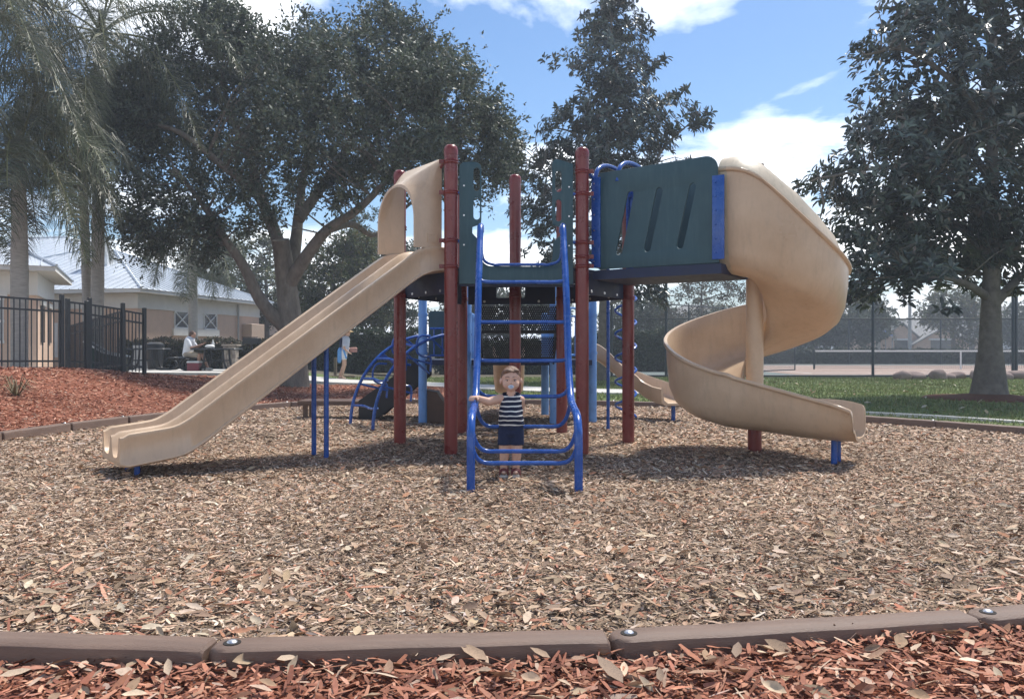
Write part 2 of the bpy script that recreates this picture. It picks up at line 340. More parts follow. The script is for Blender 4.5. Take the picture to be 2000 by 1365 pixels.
# some red pieces kicked into the play area along the near left edge
# grass blades
def grass(n, box, maskf, hr):
    x = RNG.uniform(box[0], box[1], n); y = RNG.uniform(box[2], box[3], n); k = maskf(x, y); x, y = x[k], y[k]; n = len(x)
    h = RNG.uniform(*hr, n); M = scaled(rotm(RNG.uniform(0, 6.283, n), RNG.normal(0, .45, n), RNG.normal(0, .45, n)), RNG.uniform(.012,.03,n), h, h)
    pt = 1+0.22*np.sin(x*0.8+2*np.sin(y*0.5))*np.cos(y*0.7)
    return M, np.stack([x, y, gz(x, y)+bumps(x, y)-0.004], 1), palette(n, [(0.165,0.205,0.075),(0.12,0.155,0.055),(0.215,0.235,0.10),(0.28,0.25,0.13)], [40, 30, 22, 8])*pt[:, None]
inlawn = lambda x, y: (~inplay(x, y)) & (~inred(x, y)) & (x > -4.0-0.9*np.maximum(0, y-24)) & (y < 29.2) & (y > 9.6-0.35*np.maximum(0, x-6)) & (np.hypot(x-9.7, (y-16.7)) > 1.25)
pd = np.array([(p.x, p.y) for p in PATH])
def offpath(x, y): return np.min(np.hypot(x[:,None]-pd[None,:,0], y[:,None]-pd[None,:,1]), 1) > 0.9
M, T, C = grass(110000, (-6, 22, 9.5, 29.3), lambda x, y: inlawn(x, y) & (np.abs(x) < .75*y) & offpath(x, y), (.03,.075))
mat('grass_blade', (0.1, 0.15, 0.03), 0.7, 0.15, 20, attr='tint', spec=0.3, transl=0.25)
tag(inst_mesh('grass', [(-.5,0,0),(.5,0,0),(.1,.35,1),(-.1,.3,1)], [(0,1,2,3)], M, T, MATS['grass_blade'], col=C), 'short green lawn grass beyond the play area', 'grass', kind='stuff')

# fallen leaves
LEAF = [(-.5,0,0),(-.2,-.2,.05),(-.2,0,0),(-.2,.2,.05),(.2,-.17,.06),(.2,0,.015),(.2,.17,.06),(.52,0,.05)]
LEAFF = [(0,1,2,2),(0,2,3,3)]
def leaf_mesh(name, curl, wd, m):
    v = [(x, y*wd, abs(y)*curl+0.12*curl*x*x*4) for x, y, z in LEAF]
    me = bpy.data.meshes.new(name); me.from_pydata(v, [], [(0,1,2),(0,2,3),(1,4,5,2),(2,5,6,3),(4,7,5),(5,7,6)]); me.shade_smooth(); me.materials.append(m); return me
lm = [mat('dry_leaf_a', (0.36,0.245,0.16), .7, .25, 30, .2, 120, .3), mat('dry_leaf_b', (0.47,0.35,0.245), .7, .2, 30, .2, 120, .3), mat('dry_leaf_c', (0.26,0.18,0.125), .7, .25, 30, .2, 120, .3), mat('dry_leaf_d', (0.33,0.20,0.13), .7, .25, 30, .2, 120, .3)]
lms = [leaf_mesh('fallen_leaf', random.uniform(.15,.6), random.uniform(.8,1.25), lm[i % 4]) for i in range(8)]
LT0 = [(-.5,0,.03),(-.3,-.13,.05),(-.3,.13,.05),(0,-.2,.09),(0,0,0),(0,.2,.09),(.3,-.13,.08),(.3,.12,.08),(.52,0,.07)]; LTF0 = [(0,1,4),(0,4,2),(1,3,4),(4,5,2),(3,6,4),(4,7,5),(6,8,4),(8,7,4)]
# scattered ones in the distance and the play area are part of the litter
n = 4600; x = RNG.uniform(-4.5, 4.5, n); y = 2.5+6.5*RNG.random(n)**1.9; k = inplay(x, y) & (np.abs(x) < .7*y+.5); x, y = x[k], y[k]; n = len(x)
l = RNG.uniform(.045,.085,n); M = scaled(rotm(RNG.uniform(0,6.28,n), RNG.normal(0,.25,n), RNG.normal(0,.35,n)), l, l, l)
tag(inst_mesh('leaf_litter', LT0, LTF0, M, np.stack([x,y,bumps(x,y)+RNG.uniform(.012,.03,n)],1), MATS['chip'], col=palette(n, [(0.46,0.335,0.23),(0.38,0.255,0.165),(0.54,0.43,0.32),(0.35,0.18,0.105),(0.25,0.175,0.12)], [30,25,20,12,13])), 'dry leaves lying among the wood chips', 'leaves', kind='stuff')
n = 1500; x = RNG.uniform(-3.4, 3.8, n); y = RNG.uniform(1.5, 3.6, n); k = inred(x, y); x, y = x[k], y[k]; n = len(x); l = RNG.uniform(.04,.085,n)
LT = [(-.5,0,.03),(-.3,-.13,.05),(-.3,.13,.05),(0,-.2,.09),(0,0,0),(0,.2,.09),(.3,-.13,.08),(.3,.12,.08),(.52,0,.07)]; LTF = [(0,1,4),(0,4,2),(1,3,4),(4,5,2),(3,6,4),(4,7,5),(6,8,4),(8,7,4)]
tag(inst_mesh('front_leaf_litter', LT, LTF, scaled(rotm(RNG.uniform(0,6.28,n), RNG.normal(0,.28,n), RNG.normal(0,.4,n)), l, l*RNG.uniform(.8,1.5,n), l*RNG.uniform(.3,2.2,n)), np.stack([x,y,gz(x,y)+bumps(x,y)+RNG.uniform(.045,.068,n)],1), MATS['chip'], col=palette(n, [(0.44,0.31,0.21),(0.52,0.39,0.28),(0.33,0.215,0.14),(0.37,0.19,0.12)], [32,22,28,18]), smooth=True), 'small dry leaves mixed into the red mulch in front', 'leaves', kind='stuff')
n = 260; x = RNG.uniform(3, 14, n); y = RNG.uniform(12, 28, n); k = inlawn(x, y); x, y = x[k], y[k]; n = len(x); l = RNG.uniform(.07,.15,n)
tag(inst_mesh('lawn_leaf_litter', [(-.5,0,0),(-.05,-.22,.08),(0,0,0),(-.05,.22,.08),(.5,0,.05)], [(0,1,2),(1,4,2),(0,2,3),(2,4,3)], scaled(rotm(RNG.uniform(0,6.28,n), RNG.normal(0,.3,n), RNG.normal(0,.4,n)), l, l, l), np.stack([x,y,gz(x,y)+.045+0*x],1), MATS['chip'], col=palette(n, [(0.45,0.40,0.30),(0.30,0.24,0.15),(0.22,0.15,0.09)], [40,35,25])), 'pale dry leaves scattered over the lawn', 'leaves', kind='stuff')
LFRONT = 'large dry brown leaf lying on the red mulch in front'
# leaf positions read off the foreground: x px, y px, length m, yaw
for px, py, ln, ya in ((925,1300,.115,2.5),(470,1255+30,.07,.6),(110,1320,.10,1.1),(210,1290,.10,.2),(330,1330,.08,2),(560,1310,.07,.8),(1055,1300,.07,2.7),(1190,1335,.12,2.2),(1375,1340,.11,.3),(1440,1295,.08,1.2),(1520,1285,.09,2.4),(1710,1305,.10,2.6),(1790,1290,.07,.7),(1840,1265,.08,1.9),(1930,1300,.06,.4),(1660,1335,.09,.1),(760,1330,.08,1.7),(870,1310,.06,.3),(640,1340,.07,2.2),(1560,1330,.06,1.2),(30,1340,.08,.5),(1290,1345,.06,1.5),(1890,1340,.08,2.9),(980,1345,.09,.9),(1130,1310,.05,.2)):
    s = (py-684)/(1.0-0.035); Y = 1600/s; X = (px-1000)/s
    o = link(bpy.data.objects.new('fallen_leaf', random.choice(lms))); o.location = (X, Y, G(X, Y)+0.072); o.scale = (ln,)*3
    o.rotation_euler = (random.gauss(0,.35), random.gauss(-.1,.25), ya); tag(o, LFRONT, 'leaf', 'fallen leaves on the red mulch in front')
for px, py, ln, ya in ((1265,1175,.10,2.4),(1240,1195,.08,.6),(1080,1190,.07,.2),(600,1165,.07,1),(860,1165,.07,.2),(380,1200,.09,.4),(60,1210,.08,1.9),(1540,1160,.07,2),(1700,1150,.08,.7),(1850,1130,.09,1.5),(1960,1100,.08,.1)):
    s = (py-684)/0.97; Y = 1600/s; X = (px-1000)/s
    o = link(bpy.data.objects.new('fallen_leaf', random.choice(lms))); o.location = (X, Y, 0.035); o.scale = (ln,)*3
    o.rotation_euler = (random.gauss(0,.25), random.gauss(-.1,.2), ya); tag(o, 'large dry leaf lying on the wood chips just inside the border', 'leaf', 'fallen leaves on the wood chips')

# ---------------------------------------------------------------- border timbers
mat('timber', (0.175, 0.115, 0.086), 0.58, 0.16, 3.5, 0.25, 90, 0.35, detail=9, stretch=(0.6, 4, 4), wear=((1.2,7,7), 4.0, .5, (.23,.165,.125)))
mat('steel', (0.55, 0.55, 0.56), 0.35, 0.1, 30, 0, 0, 0.5, 1.0)
def timber_mesh(Lh):
    """plastic edging: square tail, rounded head with a stepped seat, no stake hole cut"""
    mb = MB(); hw = 0.062; top = 0.105; rings = []
    def sec(x, k=1.0, tz=top):
        y = hw*k; r = 0.02
        return [(x,-y,-.08),(x,-y,tz-r*1.3),(x,-y*.93,tz-r*.45),(x,-y*.72,tz),(x,y*.72,tz),(x,y*.93,tz-r*.45),(x,y,tz-r*1.3),(x,y,-.08)]
    rings.append(sec(0.062-.128+.004, .35, top-.028))
    for a in (25, 45, 65, 90):
        rings.append(sec(-0.062*math.cos(R(a)), max(.45, math.sin(R(a))), top-(.012 if a < 40 else .004 if a < 60 else 0)))
    for i in range(1, 9): rings.append(sec(Lh*i/8-.075*(i == 8), 1, top+0.0015*math.sin(i*2.2)))
    rings.append(sec(Lh-.066, .96, top-.012))
    mb.loft(rings); return mb
nb = len(BORDER); ORD = ['first','second','third','fourth','fifth','sixth','seventh']
FL = {0: 'brown plastic border timber in front, middle one with its bolt at the left', 1: 'brown plastic border timber in front, right of the middle, its bolt below centre', 2: 'brown plastic border timber cut by the right edge of the picture in front', nb-1: 'brown plastic border timber cut by the left edge of the picture in front'}
for i in range(nb):
    a = Vector((*BORDER[i], 0)); b = Vector((*BORDER[(i+1) % nb], 0)); d = b-a
    o = timber_mesh(d.length).build('border_timber', MATS['timber'])
    za, zb = G(a.x, a.y), G(b.x, b.y); o.location = (a.x, a.y, za-0.012); o.rotation_euler = (0, -math.atan2(zb-za, d.length), math.atan2(d.y, d.x))
    if i in FL: lab, grp = FL[i], 'border timbers round the play area'
    elif 18 <= i <= 24: lab, grp = ORD[24-i]+' brown border timber below the red bank, counting from the left edge', 'border timbers below the bank'
    elif 10 <= i <= 13: lab, grp = ORD[i-10]+' brown border timber beside the lawn, counting from the right edge', 'border timbers by the lawn'
    elif 14 <= i <= 17: lab, grp = ORD[i-14]+' brown border timber at the back, counting leftwards from the curved slide', 'border timbers at the back'
    else: lab, grp = 'brown border timber at the side of the play area, beyond the picture', 'border timbers beside the camera'
    tag(o, lab, 'border timber', grp)
    h = MB(); h.lathe((0.004, 0, .1065), [(.027,-.003),(.027,.0008),(.021,.0012)], 18, True); hw_ = h.build('bolt_hole_shade', mat('hole_shade', (.02,.015,.012), .9, .1), o)  # dark disc laid on top as painted hole shade; nothing is cut
    bo = MB(); bo.lathe((0.004, 0, .1078), [(.0165,-.002),(.0165,.001),(.013,.005),(.006,.0075)], 14); bo.build('bolt', MATS['steel'], o)
# ================================================================ play structure
mat('tan_plastic', (0.49, 0.345, 0.225), 0.34, 0.09, 2.6, 0.06, 24, 0.5, col2=(0.60, 0.445, 0.305), detail=10, wear=((6,6,1.3), 3.0, .42, (.36,.27,.19)))
mat('tan_plastic_worn', (0.40, 0.345, 0.255), 0.45, 0.09, 2.2, 0.05, 30, 0.5, col2=(0.55, 0.445, 0.32), detail=8, wear=((6,6,1.0), 3.0, .6, (.27,.235,.17)))
mat('red_steel', (0.155, 0.017, 0.016), 0.30, 0.12, 5, 0.02, 60, 0.5, col2=(0.205, 0.028, 0.023), detail=7, wear=((1,1,.6), 9.0, .55, (.27,.085,.065)))
mat('blue_steel', (0.012, 0.076, 0.33), 0.26, 0.15, 8, 0.02, 60, 0.5, detail=7, wear=((1,1,1), 14.0, .45, (.07,.16,.42)))
mat('light_blue_steel', (0.13, 0.30, 0.62), 0.32, 0.1, 8)
mat('green_board', (0.026, 0.070, 0.088), 0.5, 0.14, 4, 0.08, 160, 0.4, col2=(0.040, 0.092, 0.110), detail=8, wear=((9,9,.9), 3.0, .4, (.075,.135,.15)))
mat('navy_coat', (0.012, 0.022, 0.062), 0.55, 0.15, 12, 0.1, 90)
mat('black_coat', (0.014, 0.015, 0.018), 0.55, 0.15, 12, 0.1, 90)
mat('brown_coat', (0.10, 0.055, 0.035), 0.55, 0.15, 12, 0.1, 90)
BLUE, RED_, TANP, GREEN, NAVY, BLACK = (MATS[k] for k in ('blue_steel','red_steel','tan_plastic','green_board','navy_coat','black_coat'))
PS = empty('play_structure', (0.03, 8.8, 0), 0, 'large playground climbing frame with red posts, tan slides and a blue ladder', 'playground')
PSI = Matrix.Translation(Vector((-0.03, -8.8, 0)))
def part(mb, name, m, parent=PS, **kw):
    o = mb.build(name, m, None, **kw); return adopt(o, parent)
def adopt(o, parent=PS):
    o.parent = parent
    if parent is PS: o.matrix_parent_inverse = PSI
    return o
NL, NR, ML, MR, RL, RR, CP = (-.58,7.77), (.672,7.85), (-1.177,8.6), (1.24,8.74), (-.6,9.82), (.59,9.72), (.035,9.14)
def post(xy, top, clamps, m=RED_, r=.064, tabdir=None, z0=-.25):
    x, y = xy; mb = MB()
    mb.lathe((x, y, 0), [(r, z0),(r, .3),(r, 1.2),(r, top-.10),(r*1.05, top-.098),(r*1.06, top-.055),(r*.93, top-.022),(r*.62, top-.005),(r*.15, top)], 22)
    p = part(mb, 'post', m)
    for c in clamps:
        z, kind = c if isinstance(c, tuple) else (c, 0)
        k = MB(); k.lathe((x, y, z), [(r*.99,-.020),(r*1.12,-.020),(r*1.16,-.010),(r*1.05,-.004),(r*1.05,.004),(r*1.16,.010),(r*1.12,.020),(r*.99,.020)], 22, False)
        if tabdir:
            t = Vector((*tabdir, 0)).normalized(); q = Vector((x, y, z))+t*(r+.022); k.obox(q, t*.026, Vector((-t.y, t.x, 0))*.008, (0,0,.019))
            q2 = q+t*.004; k.tube([q2+Vector((-t.y, t.x, 0))*.02, q2-Vector((-t.y, t.x, 0))*.02], .008, 8)
        part(k, 'clamp', m, p)
    return p
post(NL, 2.94, [2.775, 2.485, 2.03, 1.785], tabdir=(-1,-.25))
post(NR, 2.935, [2.70, 2.485, 2.02, 1.885, 1.795], tabdir=(1,-.25))
post(ML, 2.88, [2.27, 1.56], tabdir=(.6,-.8)); post(MR, 2.90, [1.70, 1.545]); post(RL, 2.9, [1.6]); post(RR, 2.9, [1.6]); post(CP, 2.95, [1.60])

# ---- upper deck: coated plate with a deep rim
def shrink(poly, d):
    c = Vector((sum(p[0] for p in poly)/len(poly), sum(p[1] for p in poly)/len(poly))); o = []
    for p in poly:
        v = Vector(p)-c; o.append(tuple(c+v*(1-d/v.length)))
    return o
HEX = [NL, NR, MR, RR, RL, ML]; HX = shrink(HEX, .035)
mb = MB(); mb.loft([[(p[0],p[1],1.755) for p in HX], [(p[0],p[1],1.785) for p in HX]]); deck = part(mb, 'upper_deck', NAVY, smooth=False)
for i in range(6):
    a, b = Vector(HX[i]), Vector(HX[(i+1) % 6]); d = (b-a); ln = d.length; d.normalize(); zb = 1.60 if i == 0 else 1.535
    a3 = Vector((a.x, a.y, 0))
    holes = []
    if i == 3: holes = [rrect(ln/2-.16, ln/2+.18, 1.615, 1.735, .01)]
    o = plate('deck_rim', [(0.06,zb),(ln-.06,zb),(ln-.06,1.753),(.06,1.753)], holes, .02, a3, (d.x,d.y,0), (0,0,1), NAVY, None, .003); adopt(o, deck)
    for u in (.22, .5, .78):
        q = a3+Vector((d.x,d.y,0))*ln*u+Vector((0,0,zb+.035)); nn = Vector((d.y,-d.x,0))
        for s in (1, -1):
            k = MB(); k.tube([q+nn*s*.008, q+nn*s*.016], [.016,.013], 10); part(k, 'bolt', MATS['steel'], deck)
# ---- front board with its big opening and hand holes
nlv, nrv = Vector((*NL,0)), Vector((*NR,0)); fx = (nrv-nlv).normalized(); fl = (nrv-nlv).length
def UX(X): return X-NL[0]
arc = lambda cx, cy, r, a0, a1, n=5: [(cx+r*math.cos(R(a0+(a1-a0)*i/n)), cy+r*math.sin(R(a0+(a1-a0)*i/n))) for i in range(n+1)]
xl0, xl1, xr1, xr0 = UX(-.50), UX(-.29), UX(.385), UX(.585)
outl = [(xl0,1.62),(xr0,1.62),(xr0,2.77)] + arc(xr1+.05, 2.77-.05+.045, .05, 90, 180) + [(xr1,2.24)] + arc(xr1+.03,2.21,.03,180,270,3)[1:] + [(xr1+.085,2.16),(xr1+.085,2.10),(xr1+.01,2.02)] + [(xr1+.005,1.90)] + arc(xr1-.095,1.89,.10,0,-90) + arc(xl1+.095,1.89,.10,270,180) + [(xl1-.005,1.90),(xl1-.01,2.02),(xl1-.085,2.10),(xl1-.085,2.16)] + arc(xl1-.03,2.21,.03,270,360,3)[:-1] + [(xl1,2.24)] + arc(xl1-.06,2.715,.06,0,90) + arc(xl0+.06,2.715,.06,90,180)
hl = [slot((UX(-.335),2.53),(UX(-.335),2.69),.03), slot((UX(-.335),2.26),(UX(-.335),2.41),.03), slot((UX(.445),2.53),(UX(.445),2.67),.03), slot((UX(.445),2.25),(UX(.445),2.40),.03)]
fp = adopt(plate('front_panel', outl, hl, .022, nlv+Vector((0,-.01,0)), fx, (0,0,1), GREEN))
for X in (-.455, .545):
    for z in (2.55, 2.27, 1.99):
        k = MB(); q = Vector((X, 7.76+(X+.58)*.064, z)); k.tube([q+Vector((0,.0,0)), q-Vector((0,.012,0))], [.011,.008], 8); part(k, 'bolt', MATS['steel'], fp)
for xa, xb, yy in ((-.525,-.47,7.775),(.555,.61,7.84)):
    for z in (2.485, 2.025):
        k = MB(); k.tube([(xa,yy,z),(xb,yy,z)], .016, 10); part(k, 'bracket', BLUE, fp)

# ---- blue arched ladder
LAD = [(5.76,-.2),(5.76,.02),(5.765,.33),(5.80,.45),(5.92,.525),(6.2,.555),(6.48,.60),(6.66,.73),(6.83,.93),(6.95,1.2),(7.06,1.48),(7.24,1.75),(7.42,1.98),(7.52,2.11),(7.60,2.14),(7.66,2.10)]
prof = spline([(0,a,b) for a, b in LAD], 6)
def rail_x(side, y):   # slight narrowing at the top
    return (-.29 if side < 0 else .468)+(-.012 if side < 0 else 0)*0
lad = None
for sd_ in (-1, 1):
    mb = MB(); mb.tube([(rail_x(sd_, p.y), p.y, p.z) for p in prof], .030, 14)
    o = part(mb, 'climber_rail', BLUE)
    if lad is None: lad = o; o.name = 'ladder_rail'
    else: o.name = 'ladder_rail.001'
def rung(y, z, ye=None, ze=None, drop=.05, r=.016):
    ye = y if ye is None else ye; ze = z+drop if ze is None else ze; x0, x1 = -.29, .468
    k = MB(); k.tube(spline([(x0+sg*dx if sg > 0 else x1-dx, ye+(y-ye)*k_, ze+(z-ze)*k_) for sg, seq in ((1, ((0,0),(.008,.38),(.030,.72),(.068,.93),(.12,1),(.19,1),(.30,1))), (-1, ((.30,1),(.19,1),(.12,1),(.068,.93),(.030,.72),(.008,.38),(0,0)))) for dx, k_ in seq], 5), r, 10)
    return part(k, 'rung', BLUE, PS)
rung(5.88, .185, 5.78, .38); rung(6.0, .255, 5.86, .49); rung(6.70, .37, 6.52, .62, r=.016); rung(6.72, .615, 6.66, .73)
rung(6.86, .905, 6.83, .93); rung(6.97, 1.232, 6.96, 1.235, 0); rung(7.13, 1.585, 7.12, 1.62)
k = MB(); k.tube(spline([(-.29,7.66,2.06),(-.27,7.70,1.85),(-.17,7.73,1.80),(-.10,7.733,1.80),(.09,7.735,1.80),(.28,7.733,1.80),(.35,7.73,1.80),(.45,7.70,1.85),(.468,7.66,2.06)], 6), .014, 10); part(k, 'rung', BLUE)

# ---- covered bridge to the spiral slide
E = (Vector((*MR,0))-Vector((*NR,0))).normalized(); NB = Vector((E.y,-E.x,0)); B0 = Vector((*NR,0))+E*.15
mb = MB(); c0 = B0+NB*.04; c1 = B0+NB*1.31; wdt = E*.80
mb.loft([[c0+Vector((0,0,z)), c1+Vector((0,0,z)), c1+wdt+Vector((0,0,z)), c0+wdt+Vector((0,0,z))] for z in (1.675, 1.765)]); part(mb, 'bridge_floor', NAVY, smooth=False)
bp = [(.11,1.772),(1.29,1.772)]+arc(1.17, 2.62, .11, 0, 90, 6)+[(.11,2.70)]
bs = [slot((.32,1.93),(.44,2.46),.033), slot((.61,1.94),(.73,2.465),.033), slot((.93,1.95),(1.05,2.47),.033)]
for off, tg in ((0, 1), (.80, -1)):
    sp = adopt(plate('bridge_side_panel', bp, bs if tg > 0 else [slot((.36,1.90),(.38,1.98),.03)], .022, B0+E*off, NB, (0,0,1), GREEN))
    for u0, u1, z0, z1 in ((.045,.13,1.79,2.66),(1.235,1.345,1.80,2.545)):
        k = MB(); q = B0+E*off-E*tg*.019; k.obox(q+NB*(u0+u1)/2+Vector((0,0,(z0+z1)/2)), NB*(u1-u0)/2, E*.006, (0,0,(z1-z0)/2))
        fl_ = part(k, 'mounting_flange', BLUE, sp, bevel=.003)
        for j in range(6):
            k = MB(); qq = q+NB*((u0+u1)/2-.022)+Vector((0,0,z0+.06+(z1-z0-.12)*j/5))-E*tg*.006; k.tube([qq, qq-E*tg*.008], [.009,.006], 8); part(k, 'bolt', MATS['steel'] if u0 < .5 else BLUE, sp)
    k = MB(); q = B0+E*off+NB*.04; k.tube([q+Vector((0,0,1.79)), q+Vector((0,0,2.66))], .015, 8); part(k, 'mounting_pole', BLUE, sp)
for z, xx in ((2.70,0),(1.885,0)):
    k = MB(); k.tube([Vector((NR[0]+.06,NR[1],z)), B0+NB*.045+Vector((0,0,z-.05))], .014, 8); part(k, 'bracket', BLUE)
for off in (.06, .30):
    k = MB(); a = B0+NB*off; pts = [a+Vector((0,0,2.60)), a+E*.05+Vector((0,0,2.74)), a+E*.20+Vector((0,0,2.815)), a+E*.4+Vector((0,0,2.835)), a+E*.6+Vector((0,0,2.815)), a+E*.75+Vector((0,0,2.74)), a+E*.8+Vector((0,0,2.60))]
    k.tube(spline(pts, 6), .022, 10); part(k, 'hoop_rail', BLUE)

# ---- spiral slide
C = Vector((2.37, 8.0, 0)); RO = .852; T0 = math.atan2(-E.y, -E.x)
RIM = [(-10,2.62),(0,2.62),(12,2.60),(18,2.54),(32,2.33),(47,2.13),(62,1.97),(77,1.87),(92,1.79),(120,1.715),(160,1.61),(212,1.45),(257,1.25),(302,1.045),(335,.88),(360,.775)]
BED = [(-10,1.70),(0,1.69),(15,1.645),(30,1.57),(60,1.40),(92,1.24),(152,1.03),(182,.94),(212,.84),(257,.61),(302,.41),(335,.315),(360,.275)]
def smoothtab(tab, x): return sum(interp(x+d, tab)*w_ for d, w_ in ((-9,.2),(-4,.25),(0,.1),(4,.25),(9,.2)))
def section(inner, outer, rim, bed, irim, th=.014):
    # (radial, z) closed loop: outside skin then inside skin
    h = rim-bed
    o = [(inner,irim),(inner+.004,bed+.06),(inner+.04,bed+.012),(inner+.12,bed),(outer-.26,bed),(outer-.15,bed+.03),(outer-.075,bed+.09),(outer-.03,bed+min(.20,h*.45)),(outer-.006,bed+h*.7),(outer,rim-.035),(outer+.022,rim-.028),(outer+.028,rim-.010),(outer+.018,rim+.006),(outer-.012,rim+.004),(outer-.022,rim-.02),
         (outer-.028,bed+h*.7),(outer-.055,bed+min(.22,h*.5)),(outer-.10,bed+.11),(outer-.17,bed+.055),(outer-.27,bed+.028),(inner+.12,bed+.028),(inner+.055,bed+.045),(inner+.026,bed+.085),(inner+.022,irim),(inner+.012,irim+.012)]
    return o
mb = MB(); rings = []
for i in range(0, 121):
    ph = 360*i/120; a = T0+R(ph); rim, bed = smoothtab(RIM, ph), smoothtab(BED, ph)
    er = Vector((math.cos(a), math.sin(a), 0)); irim = bed+.20
    rings.append([C+er*r+Vector((0,0,z)) for r, z in section(.115, RO, rim, bed, irim)])
base = C-E*0
for i in range(1, 15):
    t = i/14; u = 1.02*t; rim = .775+(.515-.775)*t; bed = .275+(.215-.275)*smooth01(t*1.2); inner = .115+(.24-.115)*t; irim = bed+.20+(rim-bed-.20)*t
    if t > .9: rim -= .012*(t-.9)/.1; irim -= .012*(t-.9)/.1
    rings.append([C+NB*u-E*r+Vector((0,0,z)) for r, z in section(inner, RO, rim, bed, irim)])
for u, dz, k_ in ((1.034,-.012,.97),(1.044,-.035,.94),(1.048,-.075,.9)):
    last = [C+NB*u-E*r+Vector((0,0,z)) for r, z in section(.24, RO, .503+dz, .215, .503+dz)]; rings.append(last)
mb.loft(rings); chute = part(mb, 'spiral_slide', MATS['tan_plastic'], ang=60)
# entry wall between bridge and first turn, and hood over it
mb = MB(); rings = []
for i in range(0, 30):
    ph = 74*i/29; a = T0+R(ph); er = Vector((math.cos(a), math.sin(a), 0)); rim = smoothtab(RIM, ph)+.004; hc = interp(ph, [(0,.14),(15,.165),(32,.23),(47,.295),(62,.30),(74,.26)])
    ring = []
    for (dr, s_) in ((0,1),(-.016,-1)):
        arcp = []
        for j in range(11):
            t = j/10; rr = RO+.02+dr-(.56+2*dr)*t; zc = rim+(hc+dr)*math.sin(math.pi*min(1,t*.95))**.6
            arcp.append((rr, zc))
        ring += arcp if s_ == 1 else arcp[::-1]
    rings.append([C+er*r+Vector((0,0,z)) for r, z in ring])
st = [[Vector(p)-NB*.075 for p in rings[0]]]
mb.loft(st+rings); part(mb, 'slide_hood', MATS['tan_plastic_worn'], chute, ang=50)
# entry plate beside the bridge
mb = MB(); rr_ = []
for u in (-.09, 0):
    rr_.append([C+NB*u-E*r+Vector((0,0,z)) for r, z in section(.10, RO+.001, 2.62, 1.69, 2.5)])
mb.loft(rr_); part(mb, 'slide_entry', MATS['tan_plastic_worn'], chute, ang=60)
for ph, rr in ((22,.64),(48,.66),(64,.68)):
    a = T0+R(ph); q = C+Vector((math.cos(a), math.sin(a), 0))*rr; z = interp(ph, RIM)+interp(ph, [(0,.14),(15,.165),(32,.23),(47,.295),(62,.30),(74,.26)])-.012; k = MB(); k.ball(q+Vector((0,0,z)), .016, 8, 6); part(k, 'screw_cap', MATS['brown_coat'], chute)
mb = MB(); mb.lathe(C, [(.083,.26),(.083,1.0),(.083,1.70)], 24); part(mb, 'slide_column', MATS['tan_plastic'], chute)
mb = MB(); mb.lathe(C, [(.066,-.2),(.066,.30)], 20); part(mb, 'slide_column_base', RED_, chute)
for wv in (.27, .43):
    q = C-E*RO+NB*.85+E*wv; k = MB(); k.tube([q+Vector((0,0,-.2)), q+Vector((0,0,.27))], .026, 12); part(k, 'slide_leg', BLUE, chute)

# ---- straight double slide at the left
EL = (Vector((*ML,0))-Vector((*NL,0))).normalized(); NS = Vector((-EL.y, EL.x, 0)); 
if NS.x > 0: NS = -NS
AL = -EL; M0 = (Vector((*ML,0))+Vector((*NL,0)))/2
SR = [(-.04,1.985),(0,1.985),(.18,1.98),(.27,1.95),(.36,1.89),(2.34,.46),(2.44,.405),(2.52,.39),(2.83,.355)]
SB = [(-.04,1.745),(0,1.745),(.12,1.735),(.24,1.69),(.36,1.61),(2.22,.25),(2.36,.165),(2.46,.14),(2.83,.090)]
mb = MB(); rings = []
ts = [-.02]+list(np.linspace(0, .5, 12))+list(np.linspace(.6, 2.1, 16))+list(np.linspace(2.15, 2.83, 18))
for t in ts:
    tt = lambda tab: sum(interp(t+d, tab) for d in (-.03,-.015,0,.015,.03))/5
    rim, bot = tt(SR), tt(SB); bed = max(rim-.20, bot+.035); p = []
    if t > 2.82: rim -= .02; bot += .012
    W = .385
    ws = [(-W-.010,bot+.012),(-W+.01,bot),(W-.01,bot),(W+.010,bot+.012),(W+.010,bot+.030),(W-.002,bot+.040),(W+.002,rim-.05),(W+.012,rim-.03),(W+.008,rim-.008),(W-.02,rim),(W-.055,rim-.012),(W-.085,bed+.05),(W-.12,bed+.01),(W-.19,bed),
          (.12,bed),(.085,bed+.02),(.055,bed+.075),(.032,rim-.03),(0,rim-.014),(-.032,rim-.03),(-.055,bed+.075),(-.085,bed+.02),(-.12,bed),(-W+.19,bed),(-W+.12,bed+.01),(-W+.085,bed+.05),(-W+.055,rim-.012),(-W+.02,rim),(-W-.008,rim-.008),(-W-.012,rim-.03),(-W-.002,rim-.05),(-W+.002,bot+.040),(-W-.010,bot+.030)]
    rings.append([M0+NS*t+AL*a+Vector((0,0,z)) for a, z in ws])
fin = [Vector(p)+NS*.022 for p in rings[-1]]; cz = sum(p.z for p in fin)/len(fin); cc = sum(fin, Vector())/len(fin)
rings.append([p+(cc-p)*.04 for p in fin])
mb.loft(rings); dsl = part(mb, 'double_slide', TANP, ang=55)
def hood_sec(t, top, round_, off):
    W = .385-off; z0 = 1.965; pts = [( W, z0)]; shoulder = top-off-round_
    n = 12
    for j in range(n+1):
        a = math.pi/2*j/n; pw = .9
        pts.append((W-round_*1.0+round_*math.cos(a) if round_ < W else W*math.cos(a), shoulder+round_*math.sin(a)))
    pts += [(-x, z) for x, z in pts[::-1]]
    return [M0+NS*t+AL*a+Vector((0,0,z)) for a, z in pts]
mb = MB(); rings = []
for i in range(9):
    k_ = i/8; t = .025+.295*k_; top = 2.83+(2.60-2.83)*k_; rd = .05+.30*smooth01(k_*1.15)
    o_, i_ = hood_sec(t, top, rd, 0), hood_sec(t, top, rd, .022); rings.append(o_+i_[::-1])
